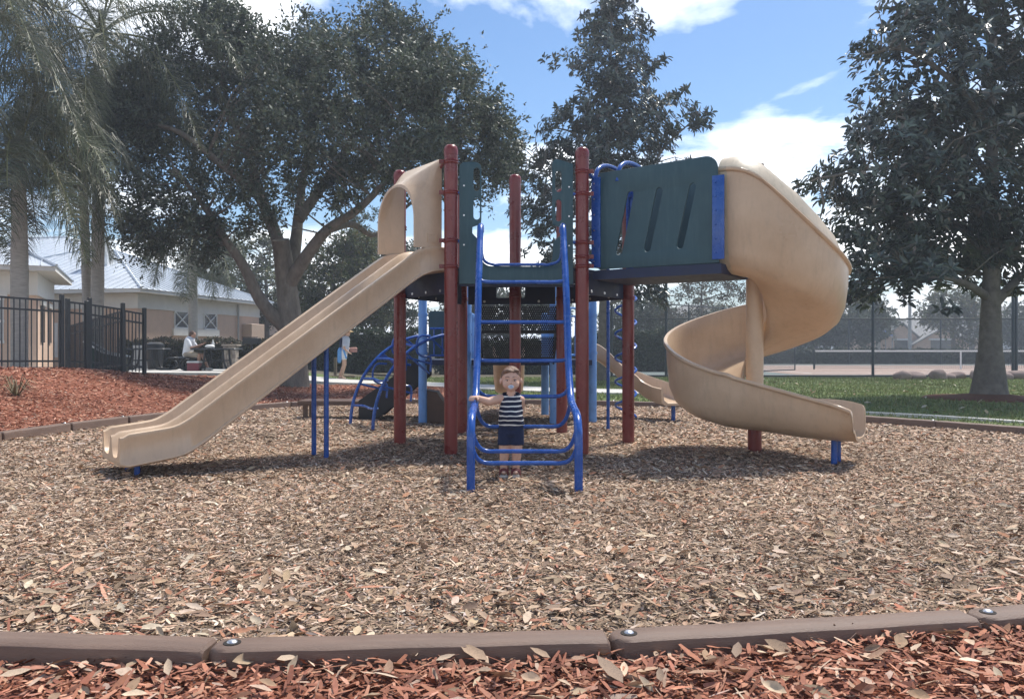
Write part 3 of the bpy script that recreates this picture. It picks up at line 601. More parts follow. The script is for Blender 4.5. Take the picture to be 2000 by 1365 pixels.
mb.loft(rings); hood = part(mb, 'slide_hood', TANP, dsl, ang=50)
q = M0+NS*.13+AL*.3865+Vector((0,0,2.06)); k = MB()
for dz, dt, h1, h2 in ((.036,0,.05,.006),(-.036,0,.05,.006),(0,.047,.005,.036),(0,-.047,.005,.036)):
    k.obox(q+NS*dt+Vector((0,0,dz)), NS*h1, AL*.004, (0,0,h2))
part(k, 'hood_recess_frame', TANP, dsl)
for z in (2.775,):
    k = MB(); k.tube([Vector((NL[0]-.06,NL[1],z)), M0+NS*.03+AL*.38+Vector((0,0,z-.03))], .016, 8); part(k, 'bracket', RED_, dsl)
for t, a, z1 in ((1.09,.13,1.07),(1.09,-.16,1.07),(2.70,.22,.15),(2.70,-.14,.15)):
    q = M0+NS*t+AL*a; k = MB(); k.tube([q+Vector((0,0,-.2)), q+Vector((0,0,z1+.05))], .023, 12); part(k, 'slide_leg', BLUE, dsl)

# ---- deck-to-deck steps behind, lower deck and its posts
LBL = MATS['light_blue_steel']
def perforated(name, org, ux, uy, w_, h_, m, rows, cols, rad):
    org, ux, uy = map(Vector, (org, ux, uy)); holes = []
    for j in range(rows):
        for i in range(cols):
            cx = w_*(i+.5+(.5 if j % 2 else 0))/(cols+.5); cy = h_*(j+.5)/rows
            holes.append([(cx+rad*math.cos(a), cy+rad*math.sin(a)) for a in (0, math.pi/2, math.pi, 3*math.pi/2)])
    return adopt(plate(name, [(0,0),(w_,0),(w_,h_),(0,h_)], holes, .006, org, ux, uy, m, None, 0))
sx0, sx1 = -.37, .54
for j, (z0, z1, y) in enumerate(((1.23,1.53,9.95),(.90,1.16,10.45))):
    perforated('step_riser', (sx0, y, z0), (1,0,0), (0,0,1), sx1-sx0, z1-z0, BLACK, 11, 34, .0085)
    k = MB(); k.box(sx0, sx1, y, y+.42, z0-.03, z0); part(k, 'step_tread', BLACK, smooth=False)
for x in (sx0-.012, sx1+.012):
    k = MB(); k.loft([[(x+s*.01,9.93,1.62),(x+s*.01,9.93,1.2),(x+s*.01,10.95,.78),(x+s*.01,10.95,.98)] for s in (-1,1)]); part(k, 'step_stringer', BLACK, smooth=False)
k = MB(); k.box(-1.16, 1.07, 10.95, 12.35, .79, .86); part(k, 'lower_deck', NAVY, smooth=False)
for xy, tp, m in (((-1.21,11.1),2.0,LBL),((1.11,11.3),2.0,LBL),((.56,10.95),1.95,LBL),((.50,12.4),1.55,LBL),((-.62,12.4),1.55,LBL),((-.60,10.95),1.95,LBL)):
    x, y = xy; k = MB(); k.lathe((x,y,0), [(.058,-.2),(.058,tp-.04),(.05,tp-.012),(.02,tp)], 18); p_ = part(k, 'light_blue_post', m)
    for z in (1.47, .95):
        k = MB(); k.lathe((x,y,z), [(.057,-.018),(.066,-.018),(.066,.018),(.057,.018)], 18, False); part(k, 'clamp', m, p_)
# bar barriers round the lower deck
def barrier(p0, p1, z0, z1, n, m=LBL):
    p0, p1 = Vector((*p0,0)), Vector((*p1,0)); k = MB()
    k.tube([p0+Vector((0,0,z0)), p1+Vector((0,0,z0))], .014, 8); fr = part(k, 'barrier_rail', m)
    k = MB(); k.tube([p0+Vector((0,0,z1)), p1+Vector((0,0,z1))], .014, 8); part(k, 'top_rail', m, fr)
    for i in range(n):
        q = p0.lerp(p1, (i+.5)/n); k = MB(); k.tube([q+Vector((0,0,z0)), q+Vector((0,0,z1))], .011, 6); part(k, 'bar', m, fr)
barrier((.60,11.0),(1.07,11.3),.92,1.56,6); barrier((1.11,11.36),(1.11,12.3),.92,1.56,8); barrier((-.1+.62,12.4),(1.1,12.35),.92,1.5,6)
adopt(plate('barrier_panel', rrect(0,.50,.90,1.52,.04), [slot((.36,1.2),(.36,1.38),.02)], .02, (-1.13,11.12,0), (1,0.02,0), (0,0,1), GREEN))
# blue arch climber at the left of the lower deck
A0, A1, Bq0, Bq1 = Vector((-2.13,10.8,0)), Vector((-1.16,11.52,1.2)), Vector((-1.71,10.06,0)), Vector((-.75,10.80,1.2))
def archp(f, t):  # quarter ellipse with a straight top run
    a, b = f; ang = t*math.pi/2
    return Vector((a.x+(b.x-a.x)*(1-math.cos(ang)), a.y+(b.y-a.y)*(1-math.cos(ang)), b.z*math.sin(ang)))
RA, RB = (A0, A1), (Bq0, Bq1)
first = None
for f in (RA, RB):
    k = MB(); pts = [f[0]+Vector((0,0,-.15))]+[archp(f, t/16) for t in range(17)]; d = (f[1]-f[0]); d.z = 0; d.normalize(); pts.append(f[1]+d*.25); k.tube(pts, .021, 10)
    o = part(k, 'arch_rail', BLUE); first = first or o
for t in (.14, .34, .52, .70, .88):
    k = MB(); a, b = archp(RA, t), archp(RB, t); mid = (a+b)/2; d = Vector((.81,.58,0)); lo = mid+d*.10-Vector((0,0,.02))
    k.tube(spline([a, a.lerp(b,.2)+d*.10, lo, b.lerp(a,.2)+d*.10, b], 5), .016, 8); part(k, 'arch_rung', BLUE, first)
for f in (RA, RB):
    for t0_, t1_ in ((.30,.58),(.55,.80)):
        a, b = archp(f, t0_), archp(f, t1_); d = Vector((.81,.58,0))
        k = MB(); k.tube([a, a+d*.42-Vector((0,0,.10))], .014, 8); k.tube([b, b+d*.34-Vector((0,0,.26))], .014, 8); part(k, 'arch_brace', BLUE, first)
        k = MB(); c = a+d*.26+Vector((0,0,.10)); k.tube(spline([c+Vector((0,0,.16))+d*.14, c+Vector((0,0,.16)), c+d*-.06+Vector((0,0,.08)), c+d*-.06+Vector((0,0,-.04)), c+d*.02+Vector((0,0,-.10)), c+d*.14+Vector((0,0,-.12)), c+d*.14+Vector((0,0,-.3))], 4), .014, 8); part(k, 'hand_loop', BLUE, first)
for f0, f1 in (((-1.1,10.98),(-.66,10.98)),):
    barrier(f0, f1, .92, 1.28, 4, BLUE)
# dark steps climbing from the left up to the lower deck
ST = [(-2.35,12.1,.28),(-1.9,12.1,.47),(-1.5,12.1,.66)]
for j, (x, y, z) in enumerate(((-1.95,11.55,.24),(-1.68,11.55,.45),(-1.42,11.55,.66))):
    k = MB(); k.box(x-.16, x+.16, 11.55, 12.25, z-.025, z); part(k, 'stair_tread', BLACK, smooth=False)
    perforated('stair_riser', (x-.16, 12.25, z-.19), (0,-1,0), (0,0,1), .7, .19, BLACK, 6, 20, .009)
for y in (11.54, 12.26):
    k = MB(); k.loft([[(-2.16,y+s*.012,.02),(-1.9,y+s*.012,.02),(-1.2,y+s*.012,.62),(-1.2,y+s*.012,.88),(-1.3,y+s*.012,.88),(-2.16,y+s*.012,.28)] for s in (-1,1)]); part(k, 'stair_stringer', BLACK, smooth=False)
k = MB(); k.loft([[(-1.24,11.3+s*.2,-.02),(-.93,11.3+s*.2,-.02),(-.86,11.3+s*.2,.18),(-1.02,11.3+s*.2,.42),(-1.24,11.3+s*.2,.46)] for s in (-1,1)]); part(k, 'climber_foot', MATS['brown_coat'], smooth=False)
# transfer bench
k = MB(); k.cbox(-3.1+.02, -1.95, 11.75, 12.25, .20, .265, .012); bench = part(k, 'transfer_deck', MATS['brown_coat'])
for x, y in ((-2.98,11.82),(-2.98,12.18)):
    k = MB(); k.box(x-.028, x+.028, y-.028, y+.028, -.1, .20); part(k, 'deck_leg', MATS['brown_coat'], bench, smooth=False)
# short slide going away at the back, seen from below
def chute_path(name, pts, w_, wall, m, legs=()):
    mb = MB(); rings = []
    for i, p in enumerate(pts):
        t = (pts[min(i+1,len(pts)-1)]-pts[max(i-1,0)]); t.z = 0; t.normalize(); n = Vector((-t.y,t.x,0)); hw = w_/2
        sec = [(-hw-.012,wall-.02),(-hw,.03),(-hw+.05,-.012),(hw-.05,-.012),(hw,.03),(hw+.012,wall-.02),(hw+.018,wall),(hw-.004,wall+.008),(hw-.022,wall-.012),(hw-.034,.06),(hw-.09,.018),(-hw+.09,.018),(-hw+.034,.06),(-hw+.022,wall-.012),(-hw+.004,wall+.008),(-hw-.018,wall)]
        rings.append([p+n*a+Vector((0,0,b)) for a, b in sec])
    mb.loft(rings); return part(mb, name, m, ang=55)
chute_path('back_slide', spline([(-.05,12.3,.87),(-.05,12.6,.82),(-.05,13.2,.42),(-.05,13.5,.30),(-.05,13.75,.28)], 5), .46, .16, MATS['tan_plastic'])
cs = chute_path('curved_slide', spline([(1.12,12.05,.87),(1.30,12.06,.82),(1.62,12.04,.56),(1.95,11.92,.37),(2.15,11.68,.275),(2.24,11.42,.25),(2.27,11.2,.245)], 7), .46, .215, MATS['tan_plastic'])
k = MB(); k.tube([(2.24,11.38,-.2),(2.24,11.38,.25)], .03, 10); part(k, 'slide_leg', BLUE, cs)
# corkscrew climber and fire pole
HX0 = (1.485, 10.7); k = MB(); k.tube([(*HX0,-.2),(*HX0,1.95)], .022, 10); hp = part(k, 'corkscrew_pole', BLUE)
k = MB(); k.tube([(HX0[0]+.135*math.cos(a), HX0[1]+.135*math.sin(a), .12+.31*a/(2*math.pi)) for a in np.linspace(0, 2*math.pi*5.4, 130)], .016, 8); part(k, 'corkscrew_coil', BLUE, hp)
k = MB(); k.tube([(1.18,10.06,-.2),(1.18,10.06,1.98),(1.1,9.95,2.06),(.9,9.7,2.06)], .021, 10); part(k, 'fire_pole', BLUE)
# ================================================================ trees
mat('bark', (0.17, 0.152, 0.13), 0.9, 0.3, 9, 0.7, 30, 0.2, detail=10, stretch=(1,1,.35))
mat('bark_grey', (0.15, 0.135, 0.115), 0.9, 0.3, 6, 0.5, 26, 0.2, detail=10)
mat('palm_bark', (0.42, 0.395, 0.35), 0.9, 0.18, 5, 0.35, 30, 0.2, detail=9, stretch=(1,1,6))
for nm, rough, sp, tr in (('oak_leaf',.5,.5,.22),('magnolia_leaf',.32,.6,.10),('olive_leaf',.5,.4,.25),('hedge_leaf',.5,.4,.15),('palm_leaf',.42,.5,.25)):
    mat(nm, (0.05,0.08,0.03), rough, .2, 3, attr='tint', spec=sp, transl=tr)
OAKC = ([(0.075,0.096,0.062),(0.10,0.122,0.080),(0.056,0.072,0.050),(0.13,0.142,0.10),(0.145,0.15,0.115)], [34,28,22,10,6])  # oak tints lifted and greyed to carry the lens glare
MAGC = ([(0.056,0.078,0.058),(0.076,0.098,0.072),(0.044,0.060,0.048),(0.115,0.095,0.072),(0.10,0.116,0.09)], [36,26,20,9,9])  # glare veil put into the leaf colour here too, paler and greyer
OLVC = ([(0.085,0.10,0.035),(0.11,0.12,0.045),(0.15,0.12,0.055),(0.06,0.075,0.03)], [34,28,14,24])
HEDC = ([(0.030,0.050,0.020),(0.045,0.070,0.026),(0.022,0.035,0.016),(0.075,0.085,0.04)], [36,30,24,10])
BRNC = ([(0.07,0.075,0.035),(0.10,0.075,0.045),(0.05,0.055,0.027),(0.12,0.10,0.07)], [30,30,25,15])
PALC = ([(0.11,0.128,0.072),(0.135,0.148,0.085),(0.078,0.096,0.056),(0.20,0.185,0.12)], [36,28,24,12])
LQ = [(0,0,0),(.42,-.5,.06),(1,0,-.05),(.42,.5,.06)]; LQF = [(0,1,2,3)]
LM = [(0,0,0),(.3,-.46,.10),(.34,0,0),(.3,.46,.10),(.75,-.34,.04),(.75,.34,.04),(1.02,0,-.1)]; LMF = [(0,1,2,2),(0,2,3,3)]
def vecs(n):
    v = RNG.normal(0, 1, (n,3)); return v/np.linalg.norm(v, axis=1, keepdims=True)
def basis(d):
    """rotation matrices whose x axis is d, with random roll"""
    n = len(d); r = vecs(n); y = np.cross(d, r); y /= np.linalg.norm(y, axis=1, keepdims=True)+1e-9; z = np.cross(d, y)
    return np.stack([d, y, z], 2)
def lobe_points(lobes, n, shell=.45, keep=.64, freq=2.6):
    p = lobe_points0(lobes, int(n/keep), shell); f = RNG.normal(0, 1, (5,3))*freq; ph = RNG.uniform(0, 6.28, 5)
    v = sum(np.sin(p@f[i]+ph[i]) for i in range(5))+RNG.normal(0, .5, len(p)); return p[np.argsort(-v)[:n]]
def lobe_points0(lobes, n, shell=.45):
    w_ = np.array([l[1]**2.2 for l in lobes]); w_ /= w_.sum(); i = RNG.choice(len(lobes), n, p=w_)
    c = np.array([l[0] for l in lobes])[i]; r = np.array([l[1] for l in lobes])[i]; f = np.array([l[2] if len(l) > 2 else 1.0 for l in lobes])[i]
    d = vecs(n); q = d*(r*(shell+(1-shell)*RNG.random(n))**1)[:, None]; q[:,2] *= f; return c+q
def crown_fine(name, lobes, ncl, per, rad, lsz, m, cols, parent, lobe_dir=None):
    """small leaves set along little twigs that fan out of each cluster centre"""
    c = lobe_points(lobes, ncl); cc = np.mean([l[0] for l in lobes], axis=0)
    outd = c-cc; outd /= np.linalg.norm(outd, axis=1, keepdims=True)+1e-9
    ntw = 7; tw = np.repeat(outd, ntw, 0)*.75+vecs(ncl*ntw); tw[:,2] += .12; tw /= np.linalg.norm(tw, axis=1, keepdims=True)
    o = np.repeat(c, ntw, 0); pl = per//ntw; n = ncl*ntw*pl
    t = np.repeat(tw, pl, 0); a = RNG.random(n)**.8; ln = np.repeat(rad*RNG.uniform(.5, 1.3, ncl*ntw)*np.repeat(np.where(RNG.random(ncl) < .22, 1.55, .95), ntw), pl)
    T = np.repeat(o, pl, 0)+t*(a*ln)[:, None]+RNG.normal(0, .035, (n,3)); T[:,2] -= .10*a*a*ln
    d = t*.6+vecs(n)*.9; d /= np.linalg.norm(d, axis=1, keepdims=True); s = RNG.uniform(.65, 1.3, n)*lsz
    M = scaled(basis(d), s, s*.46, s); tint = palette(n, *cols, jit=.2)*np.repeat(RNG.normal(1, .16, ncl), ntw*pl)[:, None]
    return inst_mesh(name, LQ, LQF, M, T, m, parent, col=np.clip(tint, .006, .5)), c
def crown_rosette(name, lobes, nro, per, lsz, m, cols, parent):
    c = lobe_points(lobes, nro, .35, .84, 3.2); cc = np.mean([l[0] for l in lobes], axis=0); outd = c-np.array([cc[0], cc[1], 0])*np.array([1,1,0])-c*np.array([0,0,1]); outd /= np.linalg.norm(outd, axis=1, keepdims=True)+1e-9
    ax_ = outd*.7+np.array([0,0,.55])+vecs(nro)*.5; ax_ /= np.linalg.norm(ax_, axis=1, keepdims=True); n = nro*per
    A = np.repeat(ax_, per, 0); r = vecs(n); r -= A*np.sum(r*A, 1, keepdims=True); r /= np.linalg.norm(r, axis=1, keepdims=True); k = RNG.uniform(-.25, .75, n)[:, None]
    d = r+A*k; d /= np.linalg.norm(d, axis=1, keepdims=True); y = np.cross(A, d); y /= np.linalg.norm(y, axis=1, keepdims=True)+1e-9; z = np.cross(d, y)
    B = np.stack([d, y, z], 2); s = RNG.uniform(.7, 1.25, n)*lsz; M = scaled(B, s, s*.40, s)
    T = np.repeat(c, per, 0)-A*RNG.uniform(0, .16, n)[:, None]+d*.02; tint = palette(n, *cols, jit=.2)*np.repeat(RNG.normal(1, .14, nro), per)[:, None]
    tf = [(0,1,2),(0,2,3),(1,4,2),(2,5,3),(2,4,6),(2,6,5)]
    return inst_mesh(name, LM, tf, M, T, m, parent, col=np.clip(tint, .006, .5)), c
def limbs(name, paths, m, parent, clusters=None, every=1, twig=.018):
    """trunk and limbs as one branching mesh; thin branches run to a share of the leaf clusters"""
    mb = MB(); allp = []
    for pts, r0, r1 in paths:
        sp = spline(pts, 5); k = len(sp); mb.tube(sp, [r0+(r1-r0)*(i/(k-1))**.85 for i in range(k)], 10); allp += [(p, r0+(r1-r0)*i/(k-1)) for i, p in enumerate(sp) if i > 1]
    if clusters is not None:
        A = np.array([p for p, _ in allp]); thin = A[:,2] > A[:,2].min()+(A[:,2].max()-A[:,2].min())*.15
        A = A[thin]
        for c in clusters[::every]:
            dd = np.linalg.norm(A-c, axis=1)+.5*np.maximum(0, A[:,2]-c[2]+.3); a = Vector(A[int(np.argmin(dd))]); b = Vector(c); q = a.lerp(b, .5)+Vector((random.gauss(0,.12), random.gauss(0,.12), .10+random.gauss(0,.08)))
            mb.tube([a, q, b], [twig*1.6, twig, twig*.35], 5)
    return mb.build(name, m, parent, ang=70)
def tree(name, base, label, cat='tree', group=None): return empty(name, base, 0, label, cat, group)
def lob(base, px, py, r, dy=0, f=1.0, Y=None):
    p = PX(px, py, (Y or base[1])+dy); return ((p.x-base[0], p.y-base[1], p.z-base[2]), r, f)
def rel(base, pts): return [(p.x-base[0], p.y-base[1], p.z-base[2]) for p in pts]

# big spreading oak behind the left slide
ob = (-6.0, 21.3, G(-6.0, 21.3)); ot = tree('oak_tree', ob, 'big spreading oak tree with forked grey trunk behind the left slide')
ol = [(430,110,1.6,0),(330,190,1.6,.6),(262,270,1.3,-.5),(330,395,1.25,-1),(395,455,.85,-.6),(300,450,.8,.5),(525,165,1.8,1),(640,165,1.8,-1),(760,140,1.7,.6),(850,205,1.6,-.8),(915,275,1.25,.4),(930,345,.8,0),(700,280,1.7,1.5),(585,270,1.5,-1.5),(455,290,1.5,1.2),(800,320,1.2,-1.2),(735,62,.75,.2),(445,55,.8,.3),(625,105,.9,1),(960,240,.65,-.3),(235,195,.9,.8),(665,360,.8,-.8),(560,380,.7,1.6),(500,400,.8,-1.4),(880,150,.7,0),(820,105,.7,1),(950,330,.8,1),(985,300,.5,.5),(210,300,.8,-.6)]
lo = [lob(ob, a, b, c*1.02, d*1.3, .82) for a, b, c, d in ol]
cr_, cl = crown_fine('crown', lo, 1750, 91, .50, .11, MATS['oak_leaf'], OAKC, ot)
P_ = lambda x, y, dy=0: PX(x, y, 21.3+dy)
op = [(rel(ob, [Vector((P_(575,760).x, 21.3, ob[2]-.1)), P_(572,690), P_(566,620), P_(558,545), P_(548,470,-.3)]), .40, .22),
      (rel(ob, [P_(556,640), P_(510,590,-.3), P_(475,520,-.6), P_(440,470,-.9), P_(395,400,-1.2), P_(340,330,-1.4)]), .20, .04),
      (rel(ob, [P_(560,560), P_(545,480,.2), P_(515,400,.4), P_(490,320,.5), P_(450,220,.8), P_(425,120,1)]), .22, .04),
      (rel(ob, [P_(563,560), P_(578,470,.4), P_(585,400,.8), P_(600,300,1.2), P_(620,190,1.4)]), .21, .04),
      (rel(ob, [P_(562,560), P_(600,500,-.4), P_(640,450,-.7), P_(700,410,-.9), P_(770,340,-1.1), P_(850,260,-1.2)]), .20, .04),
      (rel(ob, [P_(532,440), P_(500,380,-.6), P_(440,330,-1), P_(350,260,-1.2), P_(270,240,-1)]), .15, .04),
      (rel(ob, [P_(583,430), P_(640,350,.6), P_(700,250,.9), P_(760,140,1)]), .16, .04),
      (rel(ob, [P_(640,450,-.7), P_(690,440,.6), P_(735,460,1.2), P_(800,400,1.8), P_(900,330,2)]), .11, .03)]
limbs('trunk', op, MATS['bark'], ot, cl, 5, .016)

# magnolia at the right
mbp = (9.7, 16.7, 0.0); mt = tree('magnolia_tree', mbp, 'dark glossy magnolia tree with thick grey trunk on the lawn at right')
ml = [(1932,-60,1.5,0),(1860,0,1.4,.4),(1990,60,1.5,-.5),(1780,60,1.1,0),(1720,85,.55,.2),(1680,110,.42,-.2),(1840,130,1.5,-.6),(1950,180,1.8,.6),(1740,200,.95,.4),(1700,255,.6,-.3),(1660,270,.36,0),(1820,260,1.5,.7),(1720,330,1.1,-.6),(1650,350,.75,.4),(1600,350,.42,0),(1568,362,.3,-.2),(1930,320,1.9,-.6),(1800,400,1.4,.2),(1690,430,1.1,.8),(1625,440,.6,-.4),(1740,500,1.1,-.5),(1650,540,.85,.2),(1625,585,.45,0),(1860,480,1.3,1),(1960,470,1.4,.2),(1700,560,.6,.6),(1800,540,.6,-1),(2030,300,1.8,1),(2060,450,1.6,-.4),(1840,590,.28,-.6),(1780,520,.8,1),(2080,150,1.4,0)]
lo = [lob(mbp, a, b, c, d*1.4, .85) for a, b, c, d in ml]
cr_, cl = crown_rosette('crown', lo, 2150, 13, .185, MATS['magnolia_leaf'], MAGC, mt)
P_ = lambda x, y, dy=0: PX(x, y, 16.7+dy)
mp_ = [(rel(mbp, [P_(1932,800), P_(1932,772), P_(1934,700), P_(1935,630), P_(1936,560), P_(1938,440), P_(1938,300), P_(1936,120), P_(1934,-60)]), .31, .05), (rel(mbp, [P_(1932,806), P_(1932,790), P_(1932,770), P_(1933,735), P_(1934,690)]), .50, .24),
       (rel(mbp, [P_(1936,600), P_(1965,570), P_(1995,540,.2), P_(2050,480,.4)]), .13, .04), (rel(mbp, [P_(1932,585), P_(1895,560,-.3), P_(1850,545,-.6), P_(1780,540,-.8)]), .10, .03),
       (rel(mbp, [P_(1936,520), P_(1880,450,.4), P_(1780,400,.7), P_(1650,400,.8)]), .11, .025), (rel(mbp, [P_(1938,440), P_(1860,380,-.5), P_(1750,330,-.8), P_(1600,350,-.6)]), .10, .02),
       (rel(mbp, [P_(1938,360), P_(1880,280,.5), P_(1780,220,.6), P_(1690,250,.5)]), .09, .02), (rel(mbp, [P_(1938,260), P_(1870,170,-.4), P_(1770,100,-.5), P_(1690,110,-.3)]), .08, .02), (rel(mbp, [P_(1938,300), P_(2000,220,.3), P_(2060,180,.5)]), .08, .03)]
limbs('trunk', mp_, MATS['bark_grey'], mt, cl, 6, .014)
mb = MB(); mb.lathe((9.7,16.7,0), [(1.25,-.02),(1.15,.035),(.7,.055),(.35,.10)], 24); o = mb.build('mulch_ring', mat('brown_mulch', (.10,.05,.033), .95, .3, 25, .8, 60, .1, col2=(.17,.085,.055), detail=9)); tag(o, kind='structure')
# magnolia in the middle, beyond the structure
cb = (2.9, 26.2, 0.0); ct = tree('magnolia_tree', cb, 'tall pointed magnolia tree beyond the play structure in the middle')
cl_ = [(1195,-10,.9,0),(1175,60,1.0,.3),(1240,60,.7,0),(1120,110,.6,.2),(1080,125,.35,0),(1180,130,1.2,-.4),(1250,140,.75,.3),(1290,120,.3,0),(1190,210,1.5,.2),(1260,220,1.0,-.5),(1325,205,.6,.2),(1365,235,.5,0),(1110,235,.8,.3),(1075,250,.5,-.3),(1200,290,1.5,-.3),(1290,265,.8,.4),(1100,310,1.1,.4),(1040,330,.9,0),(1010,300,.5,.2),(1060,400,1.1,-.4),(1030,430,.7,.3),(1070,480,.9,.2),(1060,520,.5,0),(1150,360,1.3,.5),(1250,350,1.1,0),(1260,470,1.1,.3),(1265,560,.85,-.2),(1290,580,.5,.3),(1180,460,1.1,0),(1110,540,.6,.2),(1365,320,.3,0),(1330,330,.5,.2)]
lo = [lob(cb, a, b, c, d*1.3, .9) for a, b, c, d in cl_]
cr_, cl = crown_rosette('crown', lo, 1900, 12, .20, MATS['magnolia_leaf'], MAGC, ct)
P_ = lambda x, y, dy=0: PX(x, y, 26.2+dy)
cp_ = [(rel(cb, [P_(1177,752), P_(1177,700), P_(1178,620), P_(1180,500), P_(1186,350), P_(1190,180), P_(1196,10)]), .22, .03), (rel(cb, [P_(1180,520), P_(1230,420,.3), P_(1290,300,.4), P_(1350,240,.3)]), .09, .02), (rel(cb, [P_(1182,480), P_(1120,400,-.3), P_(1060,330,-.4)]), .08, .02), (rel(cb, [P_(1186,360), P_(1130,270,.2), P_(1080,250,.3)]), .06, .02), (rel(cb, [P_(1179,600), P_(1230,580,.2), P_(1280,570,.2)]), .06, .02)]
limbs('trunk', cp_, MATS['bark_grey'], ct, cl, 6, .014)
# trees farther off
def far_tree(label, px, py, Y, lobes, ncl, per, rad, lsz, cols, r0, group='trees far behind the play area', name='far_tree'):
    b = PX(px, 684, Y); base = (b.x, Y, G(b.x, Y)); t = tree(name, base, label, 'tree', group)
    lo = [lob(base, a, bb, c, d, .85) for a, bb, c, d in lobes]
    c_, cl = crown_fine('crown', lo, ncl, per, rad, lsz, MATS['olive_leaf'], cols, t)
    top = min(l[1] for l in lobes); xs = sum(l[0] for l in lobes)/len(lobes)
    limbs('trunk', [([(0,0,-.1), (.05,0,.9), rel(base, [PX((px*2+xs)/3, (684+2*top)/3, Y)])[0], rel(base, [PX(xs, top+12, Y)])[0]], r0, .04)], MATS['bark'], t, cl, 4, .02)
far_tree('olive green tree behind the oak trunk, above the hedge', 640, 0, 38, [(620,560,1.6,0),(665,520,1.6,.5),(700,560,1.6,-.5),(650,610,1.5,0),(720,600,1.2,.5),(690,490,1.0,0)], 330, 77, .6, .16, OLVC, .2)
far_tree('grey green tree seen between slide and left posts', 745, 0, 42, [(740,500,1.7,0),(760,560,1.8,.5),(720,450,1.2,0),(790,520,1.4,0),(765,615,1.3,0),(715,530,1.2,.5)], 330, 77, .6, .16, OAKC, .2)
far_tree('olive tree at the right end of the low building', 520, 0, 50, [(480,560,2.2,0),(540,590,2.0,1),(440,530,1.8,0),(500,500,1.6,0),(560,560,2.0,0),(600,600,1.7,0)], 300, 77, .7, .2, OLVC, .25)
far_tree('thin bare-branched tree over the far palm', 1370, 0, 46, [(1340,580,1.4,0),(1390,555,1.4,0),(1430,585,1.2,0),(1370,620,1.0,0),(1320,620,.8,0)], 90, 49, .7, .16, BRNC, .12)
far_tree('dark green tree beyond the court, under the right magnolia', 1560, 0, 66, [(1520,645,2.0,0),(1580,630,2.6,0),(1640,640,2.2,0),(1690,625,2.0,0),(1610,600,1.8,0),(1480,650,1.6,0)], 330, 63, .9, .3, OAKC, .3)
far_tree('mid green tree above the gabled house', 1860, 0, 74, [(1850,610,2.2,0),(1880,640,1.8,0),(1900,600,1.7,0)], 120, 63, .9, .3, OLVC, .3)
far_tree('dark tree at the far right behind the court fence', 1990, 0, 72, [(1960,650,1.8,0),(2000,640,2.2,0),(2040,620,2.4,0)], 140, 63, .9, .3, OAKC, .3)
far_tree('green tree left of the corkscrew climber', 1250, 0, 52, [(1240,620,1.6,0),(1280,640,1.5,0),(1215,640,1.4,0)], 160, 63, .7, .22, OAKC, .22)
far_tree('dark tree seen under the deck, behind the steps', 930, 0, 48, [(900,600,1.8,0),(960,580,1.8,0),(1000,610,1.8,0),(1060,600,1.6,0),(940,640,1.5,0)], 260, 63, .7, .22, OAKC, .25)

